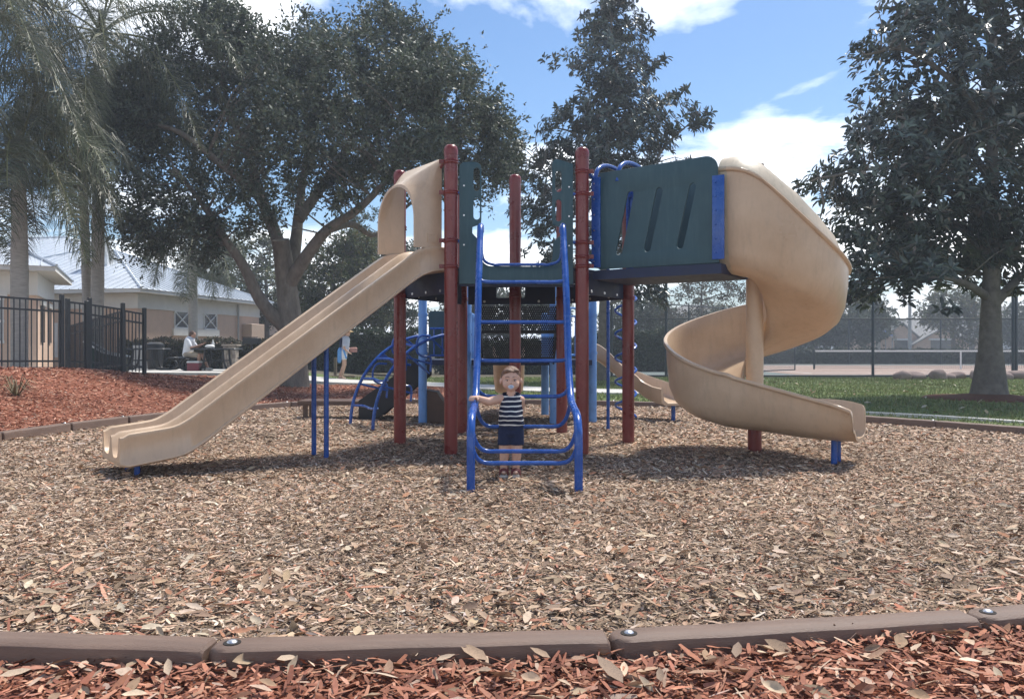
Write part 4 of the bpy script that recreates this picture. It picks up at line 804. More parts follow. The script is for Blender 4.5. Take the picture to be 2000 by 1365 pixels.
# ---------------------------------------------------------------- palms
def palm(label, base, h, r, nf, fl, lean=(0,0), swell=1.0, up=(-.35, 1.15), wind=(.25,0), name='queen_palm', leafs=130, lw=.021, ll=1.0, seed=0):
    rs = random.Random(seed); t = tree(name, base, label, 'palm tree', 'palm trees'); mb = MB(); n = 26; rings = []
    for i in range(n+1):
        k = i/n; z = h*k-.15; rr = r*(1.18-.3*k+.16*swell*math.exp(-((k-.55)/.25)**2))*(1+.02*((i*7) % 3-1)); c = Vector((lean[0]*k*k, lean[1]*k*k, z)); rings.append([c+Vector((rr*math.cos(2*math.pi*j/16), rr*math.sin(2*math.pi*j/16), 0)) for j in range(16)])
    mb.loft(rings); mb.build('trunk', MATS['palm_bark'], t)
    top = Vector((lean[0], lean[1], h-.15))
    mb = MB(); mb.lathe(top, [(r*.8,-.05),(r*1.0,.25),(r*.8,.7),(r*.3,1.1)], 12); mb.build('crownshaft', mat('palm_shaft', (.16,.15,.085), .7, .2, 6), t)
    for f in range(nf):
        az = 2*math.pi*(f*.382)+rs.uniform(-.2,.2); el = up[0]+(up[1]-up[0])*((f+.5)/nf); L_ = fl*rs.uniform(.85,1.1)
        d = Vector((math.cos(az)*math.cos(el), math.sin(az)*math.cos(el), math.sin(el))); p = top+Vector((0,0,.5))+d*.1; pts = [p.copy()]; m_ = 16; dl = L_/m_
        for i in range(m_):
            d = (d+Vector((wind[0]*.05, wind[1]*.05, -.10-.055*i/m_*2))).normalized(); p = p+d*dl; pts.append(p.copy())
        mb = MB(); mb.tube(pts, [.026*(1-.85*i/m_)+.004 for i in range(m_+1)], 5); fr = mb.build('frond', mat('frond_stem', (.16,.165,.07), .6, .2, 8), t)
        A = np.array([tuple(q) for q in pts]); k = np.linspace(.14, 1, leafs); k = np.repeat(k, 2); nn = len(k); sgn = np.tile([1,-1], leafs)
        ii = np.minimum((k*m_).astype(int), m_-1); P0 = A[ii]+(A[ii+1]-A[ii])*(k*m_-ii)[:,None]; tg = A[ii+1]-A[ii]; tg /= np.linalg.norm(tg, axis=1, keepdims=True)
        sd2 = np.cross(tg, np.array([0,0,1.])); sd2 /= np.linalg.norm(sd2, axis=1, keepdims=True)+1e-6
        dr = sd2*sgn[:,None]*.8+tg*.55+RNG.normal(0,.32,(nn,3))+np.array([0,0,.05]); dr /= np.linalg.norm(dr, axis=1, keepdims=True)
        ln = ll*(np.sin(np.clip(k,.0,1)*math.pi*.86+.32))**.7*RNG.uniform(.8,1.15,nn); q1 = P0+dr*(ln*.42)[:,None]; d2 = dr+np.array([wind[0]*.9, wind[1]*.8, -1.5])*RNG.uniform(.6,1.3,nn)[:,None]; d2 /= np.linalg.norm(d2, axis=1, keepdims=True); q2 = q1+d2*(ln*.33)[:,None]
        d3 = d2+np.array([wind[0], wind[1], -2.2]); d3 /= np.linalg.norm(d3, axis=1, keepdims=True); q3 = q2+d3*(ln*.3)[:,None]
        wv = np.cross(dr, tg); wv = tg*.8+wv*.3; wv /= np.linalg.norm(wv, axis=1, keepdims=True); wv *= lw/2
        V = np.stack([P0-wv*.6, P0+wv*.6, q1-wv, q1+wv, q2-wv*.8, q2+wv*.8, q3], 1).reshape(-1,3); o7 = np.arange(nn)*7
        F = [(a,a+1,a+3,a+2) for a in o7]+[(a+2,a+3,a+5,a+4) for a in o7]+[(a+4,a+5,a+6) for a in o7]
        me = bpy.data.meshes.new('leaflets'); me.from_pydata(V.tolist(), [], [tuple(map(int, q)) for q in F]); a_ = me.attributes.new('tint', 'FLOAT_COLOR', 'POINT'); cc = np.ones((nn,7,4), np.float32); cc[...,:3] = (palette(nn, *PALC)*rs.uniform(.8,1.2))[:,None,:]; a_.data.foreach_set('color', cc.reshape(-1)); me.materials.append(MATS['palm_leaf']); tag(link(bpy.data.objects.new('leaflets', me), fr), kind='stuff')
    return t
def gp(px, Y): x = (px-1000)*Y/1600; return (x, Y, G(x, Y))
palm('queen palm with swollen grey trunk at the far left edge', gp(38, 17.6), 4.3, .145, 20, 2.7, (0.0,0), 1.2, (-.45,1.25), (.35,-.1), seed=1)
palm('thicker of the twin palm trunks behind the black fence', gp(190, 20.5), 8.2, .135, 20, 4.2, (.1,0), .4, (-.6,1.3), (.45,-.1), seed=2)
palm('thinner of the twin palm trunks behind the black fence', gp(172, 20.9), 6.7, .105, 18, 3.1, (-.35,.2), .3, (-.5,1.3), (.3,0), seed=3)
palm('slim palm trunk in front of the low building, its crown in the oak', gp(377, 33.6), 5.0, .165, 12, 3.0, (0,0), .4, (-.85,1.0), (-.1,0), seed=4)
palm('tall queen palm beyond the left edge whose fronds hang into the picture', gp(-70, 16.5), 7.2, .14, 18, 3.7, (0,0), .3, (-.4,1.3), (.6,0), seed=5)
palm('small far palm showing above the metal roof', gp(140, 60), 7.6, .16, 11, 3.2, (0,0), .3, (-.3,1.3), (.1,0), seed=6, leafs=26, lw=.07)
palm('far palm in front of the white house beyond the court', gp(1392, 52), 2.7, .2, 13, 2.3, (0,0), .2, (-.4,1.3), (.0,0), seed=7, leafs=26, lw=.07)
palm('small far palm left of the gabled house beyond the court', gp(1715, 78), 3.6, .2, 10, 2.6, (0,0), .2, (-.4,1.3), (.0,0), seed=8, leafs=22, lw=.08)

# ---------------------------------------------------------------- hedges
def hedge(name, label, p0, p1, depth, h, n, lsz, cols, cat='hedge'):
    p0, p1 = Vector((*p0, 0)), Vector((*p1, 0)); L_ = (p1-p0).length; ang = math.atan2(p1.y-p0.y, p1.x-p0.x); c = (p0+p1)/2
    t = empty(name, (c.x, c.y, G(c.x, c.y)), ang, label, cat)
    mb = MB(); mb.cbox(-L_/2+.12, L_/2-.12, -depth/2+.12, depth/2-.12, -.05, h-.14, .1); mb.build('dark_core', mat('hedge_core', (.025,.028,.014), .95, .3, 8, .5, 20, .1), t)  # plain dark box filling the hedge behind its leaves
    x = RNG.uniform(-L_/2, L_/2, n); f = RNG.random(n); hh = h*(1+.05*np.sin(x*3.1)+.03*np.sin(x*7.7)); y = np.where(f < .6, -depth/2+RNG.normal(.02,.05,n), RNG.uniform(-depth/2, depth/2, n)); z = np.where(f < .6, RNG.uniform(.02,1,n)*hh, hh-.06+RNG.normal(0,.045,n)); 
    e = f > .94; x = np.where(e, np.where(RNG.random(n) < .5, -L_/2, L_/2)+RNG.normal(0,.04,n), x); z = np.where(e, RNG.uniform(.02,1,n)*hh, z)
    d = vecs(n); s = RNG.uniform(.6,1.3,n)*lsz
    tag(inst_mesh('foliage', LQ, LQF, scaled(basis(d), s, s*.5, s), np.stack([x,y,z],1), MATS['hedge_leaf'], t, col=palette(n, *cols, jit=.25)), kind='stuff')
hedge('clipped_hedge', 'brownish green hedge below the low building behind the picnic tables', (-14.9,31.2), (-9.2,33.0), .8, 1.12, 14000, .09, BRNC)
hedge('clipped_hedge', 'dark green hedge behind the person in the straw hat', (-9.4,33.5), (-3.6,33.5), 1.2, 1.65, 14000, .11, HEDC)
hedge('clipped_hedge', 'dark hedge behind the far fence beside the corkscrew climber', (3.4,36.5), (9.5,36.5), 1.2, 1.85, 11000, .12, HEDC)
hedge('court_hedge', 'long dark hedge behind the tennis net', (10.5,55), (44,55), 1.2, .98, 18000, .17, HEDC)
hedge('clipped_hedge', 'low dark hedge beyond the lawn, seen under the deck', (-3.2,35), (3.2,35), 1.1, 1.35, 11000, .12, HEDC)
# tuft of strappy grass on the bank at the left edge
tf = empty('grass_tuft', (-6.9,11.4,G(-6.9,11.4)), 0, 'dry strappy grass tuft on the red bank at the left edge', 'grass tuft'); mb = MB()
for i in range(46):
    a = random.uniform(0,6.28); l = random.uniform(.25,.5); d = Vector((math.cos(a), math.sin(a), 0)); h = random.uniform(.08,.3); n_ = Vector((-d.y,d.x,0))*.006
    mb.add([d*.03-n_, d*.03+n_, d*l*.5+Vector((0,0,h))+n_, d*l*.5+Vector((0,0,h))-n_, d*l+Vector((0,0,h*.55))], [(0,1,2,3),(3,2,4)])
mb.build('blades', mat('dry_grass', (.16,.13,.07), .8, .3, 10), tf)
# ================================================================ buildings
mat('stucco', (0.64, 0.46, 0.345), 0.9, 0.05, 3, 0.15, 60, 0.2, detail=8)
mat('cream_trim', (0.70, 0.68, 0.63), 0.7, 0.05, 3)
mat('metal_roof', (0.56, 0.60, 0.64), 0.38, 0.05, 1.0, 0, 0, 0.5, 0.25)
mat('window_glass', (0.03, 0.035, 0.04), 0.08, 0.1, 2, 0, 0, 0.6)
mat('white_trim', (0.72, 0.72, 0.70), 0.6, 0.04, 4)
mat('beige_steel', (0.47, 0.34, 0.245), 0.6, 0.05, 4)
mat('grey_box', (0.38, 0.38, 0.37), 0.6, 0.05, 6)
mat('shingle_grey', (0.30, 0.295, 0.285), 0.9, 0.15, 2.5, 0.2, 30)
mat('house_white', (0.60, 0.62, 0.64), 0.8, 0.04, 2)
mat('house_orange', (0.60, 0.44, 0.33), 0.85, 0.05, 2)
mat('stone', (0.30, 0.255, 0.21), 0.9, 0.25, 5, 0.5, 20, 0.2, detail=8)
mat('boulder', (0.24, 0.185, 0.165), 0.92, 0.25, 3, 0.6, 14, 0.2, detail=8)
mat('black_metal', (0.012, 0.014, 0.018), 0.4, 0.1, 8)
ST, CT, RF, GL, WT = (MATS[k] for k in ('stucco','cream_trim','metal_roof','window_glass','white_trim'))
def hip_block(root, W, D, zeave, rise, ov, wall, fascia, ridge_off, seam, band=.75):
    """walls with a deep cream band, fascia and a hipped standing seam roof; local x 0..-W along the front (corner at origin), y 0..D"""
    mb = MB(); mb.box(-W, 0, 0, D, -.4, zeave-band); mb.build('wall', wall, root, smooth=False)
    mb = MB(); mb.box(-W-.03, .03, -.03, D+.03, zeave-band+.002, zeave-.16); mb.build('band', fascia, root, smooth=False)
    mb = MB(); mb.box(-W-.06, .06, -.06, D+.06, zeave-band-.05, zeave-band+.03); mb.build('band_moulding', fascia, root, smooth=False)
    mb = MB(); mb.box(-W-ov, ov, -ov, D+ov, zeave-.155, zeave); mb.build('fascia', fascia, root, smooth=False)
    x0, x1, y0, y1 = -W-ov-.04, ov+.04, -ov-.04, D+ov+.04; r = ridge_off; ym = (y0+y1)/2
    if W+2*ov > D+2*ov: A, B = (x0+r, ym), (x1-r, ym)
    else: xm = (x0+x1)/2; A, B = (xm, y0+r), (xm, y1-r)
    zt = zeave+rise; z = zeave+.004; v = [(x0,y0,z),(x1,y0,z),(x1,y1,z),(x0,y1,z),(*A,zt),(*B,zt)]
    if W+2*ov > D+2*ov: fs = [(0,1,5,4),(1,2,5),(2,3,4,5),(3,0,4)]
    else: fs = [(0,1,4),(1,2,5,4),(2,3,5),(3,0,4,5)]
    mb = MB(); mb.add(v, fs+[(0,3,2,1)]); roof = mb.build('roof', RF, root, smooth=False)
    for f in fs:   # raised seams run up each slope
        P = [Vector(v[i]) for i in f]; a, b = P[0], P[1]; d = (b-a).normalized(); ln = (b-a).length; nn = d.cross(P[2]-b).normalized(); up = nn.cross(d).normalized(); k = int(ln/seam)
        for i in range(1, k):
            u = ln*i/k; q = a+d*u; best = 0
            for j in range(1, len(P)):
                s, e = P[j], P[(j+1) % len(P)]; su, eu = (s-a).dot(d), (e-a).dot(d); sv, ev = (s-a).dot(up), (e-a).dot(up)
                if abs(eu-su) > 1e-6 and min(su,eu) <= u <= max(su,eu): best = max(best, sv+(ev-sv)*(u-su)/(eu-su))
            if best > .2:
                mb = MB(); mb.obox(q+up*best/2+nn*.02, up*best/2, d*.014, nn*.022); mb.build('roof_seam', RF, roof, smooth=False)
    for i, j in ((0,4),(1,5 if len(fs[0]) == 4 else 4),(2,5),(3,4 if len(fs[0]) == 4 else 5)):
        p, q = Vector(v[i]), Vector(v[j]); mb = MB(); mb.tube([p+Vector((0,0,.03)), q+Vector((0,0,.03))], .055, 6); mb.build('hip_cap', RF, roof, smooth=False)
    mb = MB(); mb.tube([Vector((*A,zt+.03)), Vector((*B,zt+.03))], .06, 6); mb.build('ridge_cap', RF, roof, smooth=False)
    return roof
rz = -math.atan2(2.0, 10.0)
b1 = empty('low_building', (-16.0, 35.0, .26), rz, 'low peach stucco clubhouse with silver metal hip roof behind the picnic tables', 'building')
rf1 = hip_block(b1, 12.5, 10.4, 3.30, 2.35, .55, ST, CT, 5.6, .42)
def xwin(root, y0, y1, z0, z1, x=.0):
    # square window with crossed white bars set in the right hand wall (x = 0 face)
    mb = MB(); mb.box(x-.03, x+.015, y0, y1, z0, z1); wn = mb.build('window', GL, root, smooth=False)
    for a, b in (((y0,z0),(y1,z1)),((y0,z1),(y1,z0)),((y0,z0),(y0,z1)),((y1,z0),(y1,z1)),((y0,z1),(y1,z1)),((y0,z0),(y1,z0))):
        mb = MB(); mb.tube([(x+.03,*a),(x+.03,*b)], .035, 4); mb.build('glazing_bar', WT, wn, smooth=False)
xwin(b1, 2.6, 3.75, 1.75, 2.5); xwin(b1, 5.0, 6.1, 1.75, 2.5)
mb = MB(); mb.box(-.02, .10, 2.45, 6.25, 1.38, 1.72); mb.build('window_sill', CT, b1, smooth=False)
mb = MB(); mb.box(-.02, .02, 3.78, 4.97, 1.74, 2.52); mb.build('window_panel', CT, b1, smooth=False)
mb = MB(); mb.tube([(.10,8.05,3.1),(.10,8.05,0)], .05, 8); mb.build('downpipe', MATS['grey_box'], b1)
mb = MB(); mb.cbox(.0, .55, 8.6, 10.0, -.2, 2.1, .02); mb.build('utility_cupboard', MATS['beige_steel'], b1)
mb = MB(); mb.cbox(.0, .2, 8.2, 8.5, .25, .75, .01); mb.build('meter_box', MATS['grey_box'], b1)
k = MB(); k.loft([[(x, y, z) for y, z in ((3.2,4.5),(3.2,5.35),(2.95,5.75),(2.55,5.9),(2.3,5.75),(2.5,5.45),(2.75,5.2),(2.8,4.4))] for x in (-4.35,-3.6)]); k.build('roof_vent', WT, rf1, smooth=False)
mb = MB(); mb.box(-4.6,-3.9,-.02,.02,.4,1.9); mb.build('notice_board', WT, b1, smooth=False)
b2 = empty('wing_building', (-16.25, 28.0, .35), .42, 'nearer peach clubhouse wing with cream eaves at the far left edge', 'building')
rf2 = hip_block(b2, 9.0, 5.6, 3.45, 1.75, .62, ST, CT, 3.2, .45, .9)
for (x0, x1) in ((-2.35,-1.0),(-5.6,-4.2)):
    mb = MB(); mb.box(x0, x1, -.05, .02, .9, 2.35); wn = mb.build('window', GL, b2, smooth=False)
    for x in (x0, (x0+x1)/2, x1): mb = MB(); mb.box(x-.04, x+.04, -.085, -.02, .9, 2.35); mb.build('glazing_bar', WT, wn, smooth=False)
    for z in (.9, 1.6, 2.35): mb = MB(); mb.box(x0-.06, x1+.06, -.08, -.015, z-.045, z+.045); mb.build('glazing_bar', WT, wn, smooth=False)
    mb = MB(); mb.box(x0-.15, x1+.15, -.12, .0, 2.40, 2.58); mb.build('lintel', CT, b2, smooth=False)
for y0 in (1.1, 3.4):
    mb = MB(); mb.box(-.02, .05, y0, y0+1.0, .9, 2.2); wn = mb.build('window', GL, b2, smooth=False)
    mb = MB(); mb.box(.0, .09, y0-.1, y0+1.1, 2.22, 2.4); mb.build('lintel', CT, b2, smooth=False)
b3 = empty('main_hall', (-18.4, 38.6, .30), rz, 'taller clubhouse hall whose long silver roof rises behind the palms', 'building')
hip_block(b3, 24, 18.0, 3.36, 4.1, .5, ST, CT, 11, .5)
# houses beyond the court
def house(label, c, W, D, zw, rise, wall, roofm, rz=0, gables=()):
    t = empty('far_house', c, rz, label, 'house', 'houses beyond the tennis court')
    mb = MB(); mb.box(-W/2, W/2, 0, D, -.2, zw); mb.build('wall', wall, t, smooth=False)
    x0, x1, y0, y1, z = -W/2-.5, W/2+.5, -.5, D+.5, zw+.003; r = min(W, D)*.5
    mb = MB(); mb.add([(x0,y0,z),(x1,y0,z),(x1,y1,z),(x0,y1,z),(x0+r,(y0+y1)/2,z+rise),(x1-r,(y0+y1)/2,z+rise)], [(0,1,5,4),(1,2,5),(2,3,4,5),(3,0,4),(0,3,2,1)]); mb.build('roof', roofm, t, smooth=False)
    for gx, gw, gh, gr, gy in gables:
        mb = MB(); mb.loft([[(gx-gw/2,y,-.1),(gx+gw/2,y,-.1),(gx+gw/2,y,gh),(gx,y,gh+gr),(gx-gw/2,y,gh)] for y in (gy, .5)]); mb.build('gable', wall, t, smooth=False)
        for s in (-1, 1):
            mb = MB(); a, b = Vector((gx+s*(gw/2+.3), 0, gh-.3*gr/(gw/2))), Vector((gx, 0, gh+gr)); n_ = Vector((0,0,.14))
            mb.loft([[(a.x,y,a.z+.02),(b.x,y,b.z+.02),(b.x,y,b.z+.16),(a.x,y,a.z+.16)] for y in (gy-.35, 3.5)]); mb.build('gable_roof', roofm, t, smooth=False)
        mb = MB(); mb.box(gx-gw*.2, gx+gw*.2, gy-.06, gy-.003, .8, 2.0); wn = mb.build('window', GL, t, smooth=False)
        mb = MB(); mb.box(gx-gw*.24, gx+gw*.24, gy-.1, gy-.005, 2.02, 2.2); mb.build('window_head', WT, t, smooth=False)
    for i in range(3):
        x = -W*.38+W*.38*i; mb = MB(); mb.box(x-.5, x+.5, -.05, .02, .9, 2.1); mb.build('window', GL, t, smooth=False)
    return t
house('white house with grey hip roof beyond the court, behind the far palm', (16.6,70,.05), 9, 8, 3.0, 2.0, MATS['house_white'], MATS['shingle_grey'])
house('orange gabled house with grey roof beyond the court, under the right magnolia', (46.5,92,0), 13, 9, 2.2, 2.3, MATS['house_orange'], MATS['shingle_grey'], 0, ((-3.4,3.6,2.4,1.5,-1.2),(.6,6.0,1.6,1.7,-2.2)))
house('broad grey roofed house at the far right beyond the court', (62,100,.3), 22, 10, 3.0, 3.2, MATS['house_white'], MATS['shingle_grey'])
house('pale low house beyond the court behind the spiral slide', (33,104,0), 14, 9, 2.5, 2.2, MATS['house_white'], MATS['shingle_grey'])
mb = MB(); 
ub = empty('blue_canopy', (40.6,90,0), 0, 'small blue canopy left of the orange gabled house', 'canopy'); mb.loft([[(-.9,-.9,2.5),(.9,-.9,2.5),(.9,.9,2.5),(-.9,.9,2.5)],[(-.1,-.1,3.2),(.1,-.1,3.2),(.1,.1,3.2),(-.1,.1,3.2)]]); mb.build('canopy_top', mat('canopy_blue', (.05,.16,.5), .7, .1, 3), ub, smooth=False)
for x, y in ((-.8,-.8),(.8,-.8),(.8,.8),(-.8,.8)): mb = MB(); mb.box(x-.04,x+.04,y-.04,y+.04,-.1,2.5); mb.build('canopy_post', MATS['grey_box'], ub, smooth=False)

# ================================================================ fences
BM = MATS['black_metal']
def rail_fence(name, label, p0, p1, h, n, mid=True, ends=(True, True), ph=.1):
    p0, p1 = Vector((*p0,0)), Vector((*p1,0)); L_ = (p1-p0).length; z0, z1 = G(p0.x,p0.y), G(p1.x,p1.y); t = empty(name, (p0.x,p0.y,z0), math.atan2(p1.y-p0.y, p1.x-p0.x), label, 'fence'); sl = (z1-z0)/L_
    for z in (h-.04, h-.24, .16):
        mb = MB(); mb.obox((L_/2,0,z+sl*L_/2), (L_/2,0,sl*L_/2), (0,.013,0), (0,0,.018)); mb.build('rail', BM, t, smooth=False)
    for i in range(n):
        x = L_*(i+.5)/n; mb = MB(); mb.box(x-.0085,x+.0085,-.0085,.0085,.04+sl*x,h-.02+sl*x); mb.build('picket', BM, t, smooth=False)
    for x, e in ((0,ends[0]),(L_,ends[1])):
        if e: mb = MB(); mb.cbox(x-.036,x+.036,-.036,.036,-.3+sl*x,h+ph+sl*x,.008); mb.build('fence_post', BM, t)
FA, FB = Vector((-9.25,14.8)), Vector((-8.0,17.6)); FP = lambda k: tuple(FA+(FB-FA)*k)
rail_fence('metal_fence', 'black metal picket fence panel on the bank, cut by the left edge', FP(-.75), FP(.40), 1.36, 31)
rail_fence('metal_gate', 'black metal gate between two posts on the bank', FP(.44), FP(.58), 1.36, 4, ph=.03)
rail_fence('metal_fence', 'black metal picket fence panel between gate and corner', FP(.60), FP(.86), 1.36, 9)
rail_fence('metal_fence', 'short black metal fence panel ending beside the picnic pad', FP(.865), FP(1.04), 1.34, 6, ends=(False, True))
rail_fence('metal_fence', 'black metal fence running back towards the building, seen through the front fence', FP(.87), (-11.6,21.4), 1.34, 44, ends=(False, True))
strip('fence_kerb', [Vector((*FP(k),0))+Vector((-.35,.15,0)) for k in np.linspace(-.8,.42,12)], .30, .045, .2, MATS['concrete'])
def px2(px, Y): return (px-1000)*Y/1600
# chain link round the court
GM = mat('dark_green_steel', (0.018, 0.03, 0.035), .45, .1, 6)
def chain_fence(label, p0, p1, h, posts, rails, pitch, wr=.0022, prad=.04):
    p0, p1 = Vector((*p0,0)), Vector((*p1,0)); L_ = (p1-p0).length; t = empty('chain_link_fence', (p0.x,p0.y,0.0), math.atan2(p1.y-p0.y,p1.x-p0.x), label, 'fence')
    for x in posts:
        mb = MB(); mb.lathe((x,0,0), [(prad,-.2),(prad,h),(prad*.6,h+.04),(.005,h+.05)], 10); mb.build('fence_post', GM, t)
    for z in rails: mb = MB(); mb.tube([(0,0,z),(L_,0,z)], .021, 8); mb.build('rail', GM, t)
    mb = MB(); y = .045
    for s in (1,-1):
        k = -h
        while k < L_:
            # straight wire climbing at 45 degrees
            a, b = (max(k,0), k+h) if True else None; a2, b2 = max(0,k), min(L_,k+h)
            if b2-a2 > .02:
                za, zb = a2-k, b2-k
                if s < 0: za, zb = h-za, h-zb
                A, B = Vector((a2,y*s*.05+y,za+.03)), Vector((b2,y*s*.05+y,zb+.03)); mb.tube([A,B], wr, 3, False)
            k += pitch
    tag(mb.build('chain_link_mesh', mat('wire_grey', (.10,.11,.115), .5, .1, 6), t, smooth=False), kind='stuff')
chain_fence('tall dark chain-link fence along the near side of the tennis court', (3.6,29.6), (24.0,29.6), 3.6, [0,1.97,5.2,9.44,14.5,14.62,18.5,20.4], (.06,2.1,3.58), .072, .0028, .052)
chain_fence('lower chain-link fence slanting away behind the spiral slide', (5.7,30.4), (13.2,38.2), 2.7, [0,1.6,4.2,7.4,10.8], (.06,2.68), .085, .0021, .03)
chain_fence('chain-link fence at the far side of the tennis court', (10.0,53.5), (46,53.5), 3.0, [0,6,12,18,24,30,36], (.06,2.95), .16, .004, .05)
# net
tn = empty('tennis_net', (14.8,40,.036), 0, 'tennis net with white top band and centre strap behind the fence', 'tennis net'); NW = 14.2
mb = MB(); mb.box(0,NW,-.02,.02,.85,.93); mb.build('net_band', mat('net_white', (.8,.8,.78), .7, .05, 4), tn, smooth=False)
for x in (-.05, NW+.05): mb = MB(); mb.lathe((x,0,0), [(.05,-.1),(.05,.98),(.02,1.0)], 10); mb.build('net_post', GM, tn)
mb = MB(); mb.box(NW/2-.04,NW/2+.04,-.025,-.021,.0,.86); mb.build('centre_strap', MATS['net_white'], tn, smooth=False)
mb = MB()
for i in range(int(NW/.09)): mb.box(i*.09,i*.09+.008,-.004,.004,.05,.85)
for i in range(9): mb.box(0,NW,-.0035,.0035,.06+i*.09,.068+i*.09)
tag(mb.build('net_mesh', mat('net_black', (.015,.016,.018), .8, .1, 6), tn, smooth=False), kind='stuff')
lp = empty('light_pole', (px2(1777,58), 58, 0), 0, 'pale light pole rising beyond the court, left of the magnolia trunk', 'light pole'); mb = MB(); mb.tube([(0,0,-.2),(0,0,8.6)], [.13,.08], 10); mb.build('pole', MATS['grey_box'], lp)
for sx_ in (-1,1): mb = MB(); mb.cbox(sx_*.5-.3, sx_*.5+.3, -.2, .2, 8.55, 8.8, .03); mb.build('lamp_head', MATS['grey_box'], lp)
# boulders on the grass by the fence
def boulder(label, x, y, r, sd_):
    rs = np.random.default_rng(sd_); bm = bmesh.new(); bmesh.ops.create_icosphere(bm, subdivisions=3, radius=1)
    f = rs.normal(0,1,(5,3)); ph = rs.uniform(0,6,5)
    for v in bm.verts:
        c = np.array(v.co); d = 1+sum(.07*math.sin(float(f[i]@c)*2.0+ph[i]) for i in range(5)); v.co = Vector((c[0]*r[0]*d, c[1]*r[1]*d, c[2]*r[2]*d))
    me = bpy.data.meshes.new('boulder'); bm.to_mesh(me); bm.free(); me.shade_smooth(); me.materials.append(MATS['boulder']); o = link(bpy.data.objects.new('boulder', me)); o.location = (x,y,r[2]*.55); o.rotation_euler = (0,0,rs.uniform(0,3)); tag(o, label, 'boulder', 'boulders along the court fence')
for i, (px, rx, rz_) in enumerate(((1757,.22,.13),(1783,.32,.13),(1803,.18,.08),(1827,.28,.15),(1850,.24,.10),(1870,.26,.11),(1897,.17,.14),(1960,.3,.13),(1990,.3,.14))):
    boulder(['leftmost brown boulder of the row below the court fence','second boulder from the left in the row, low and long','small flat boulder, third from the left in the row','peaked boulder, fourth from the left in the row','fifth boulder from the left in the row','sixth boulder from the left, capped with a leaf','boulder just left of the magnolia trunk','boulder just right of the magnolia trunk','rightmost boulder of the row by the thick fence post'][i], px2(px,27.6), 27.6+.2*((i*7) % 3-1), (rx*1.3,rx*.9,rz_*1.35), i+3)

# ================================================================ picnic area and street things
PB = mat('picnic_black', (0.012,0.013,0.014), .45, .1, 10)
def picnic(name, label, x, y, rz=0, z=.285):
    t = empty(name, (x,y,z), rz, label, 'picnic table', 'black picnic tables')
    mb = MB(); mb.cbox(-.75,.75,-.42,.42,.70,.76,.03); mb.build('table_top', PB, t)
    for s in (-1,1):
        mb = MB(); mb.cbox(s*.98-.16,s*.98+.16,-.42,.42,.41,.455,.02); mb.build('seat', PB, t)
        for yy in (-.3,.3):
            mb = MB(); mb.tube(spline([(s*.30,yy,.70),(s*.33,yy,.35),(s*.42,yy,.09),(s*.6,yy,.03),(s*.9,yy,.03),(s*1.1,yy,.10),(s*1.14,yy,.25),(s*1.0,yy,.41)], 6), .036, 8); mb.build('frame_tube', PB, t)
    for yy in (-.3,.3): mb = MB(); mb.tube([(-.33,yy,.34),(.33,yy,.34)], .022, 8); mb.build('cross_bar', PB, t)
    return t
tx, ty = px2(424,27.6), 27.6
picnic('picnic_table', 'black picnic table at which the person in white sits', tx, ty, 0)
picnic('picnic_table', 'black picnic table beside the fence corner, half hidden', px2(284,28.6), 28.6, .1)
# things on and by the table
cb_ = empty('cool_box', (px2(381,27.4), 27.35, .285), 0, 'red cool box on the pad under the picnic seat', 'cool box'); mb = MB(); mb.cbox(-.2,.2,-.15,.15,0,.27,.02); mb.build('box', mat('cooler_red', (.22,.035,.05), .5, .1, 5), cb_); mb = MB(); mb.cbox(-.21,.21,-.16,.16,.272,.33,.02); mb.build('lid', MATS['white_trim'], cb_)
bt = empty('water_bottle', (px2(416,27.5), 27.5, 1.046), 0, 'white bottle standing on the picnic table', 'bottle'); mb = MB(); mb.lathe((0,0,0), [(.045,0),(.045,.17),(.02,.22),(.02,.25)], 12); mb.build('body', MATS['white_trim'], bt); mb = MB(); mb.lathe((0,0,.25), [(.024,0),(.024,.03)], 10); mb.build('cap', MATS['white_trim'], bt)
bg_ = MB(); bg_.ball((0,0,.05), (.17,.12,.07), 12, 8); o = bg_.build('paper_bag', MATS['white_trim']); o.location = (px2(411,27.4), 27.35, 1.046); tag(o, 'crumpled white bag on the picnic table', 'bag')
gr = empty('park_grill', (px2(492,31.0), 31.0, G(px2(492,31),31)), 0, 'black box grill on a post right of the stone pillar', 'grill'); mb = MB(); mb.tube([(0,0,-.2),(0,0,.95)], .045, 8); mb.build('grill_post', PB, gr); mb = MB(); mb.cbox(-.30,.30,-.2,.2,.95,1.18,.02); mb.build('fire_box', PB, gr); mb = MB()
mb.tube([(-.3,-.22,1.2),(.3,-.22,1.2)], .012, 6); mb.build('grate_handle', PB, gr)
tb = empty('trash_bin', (px2(303,29.6), 29.6, .285), 0, 'dark ribbed trash bin beside the left picnic table', 'bin'); mb = MB(); mb.lathe((0,0,0), [(.24,0),(.29,.4),(.31,.8),(.30,.86)], 18); mb.build('bin_body', PB, tb); mb = MB(); mb.lathe((0,0,.862), [(.31,0),(.30,.05),(.16,.12)], 18); mb.build('bin_lid', PB, tb)
es = empty('electric_cabinet', (px2(286,30.6), 30.6, .2), 0, 'pale utility cabinet behind the trash bin', 'cabinet'); mb = MB(); mb.cbox(-.45,.35,-.2,.2,0,.95,.02); mb.build('cabinet_body', MATS['grey_box'], es); mb = MB(); mb.cbox(.12,.33,-.235,-.202,.5,.85,.006); mb.build('cabinet_door', BM, es)
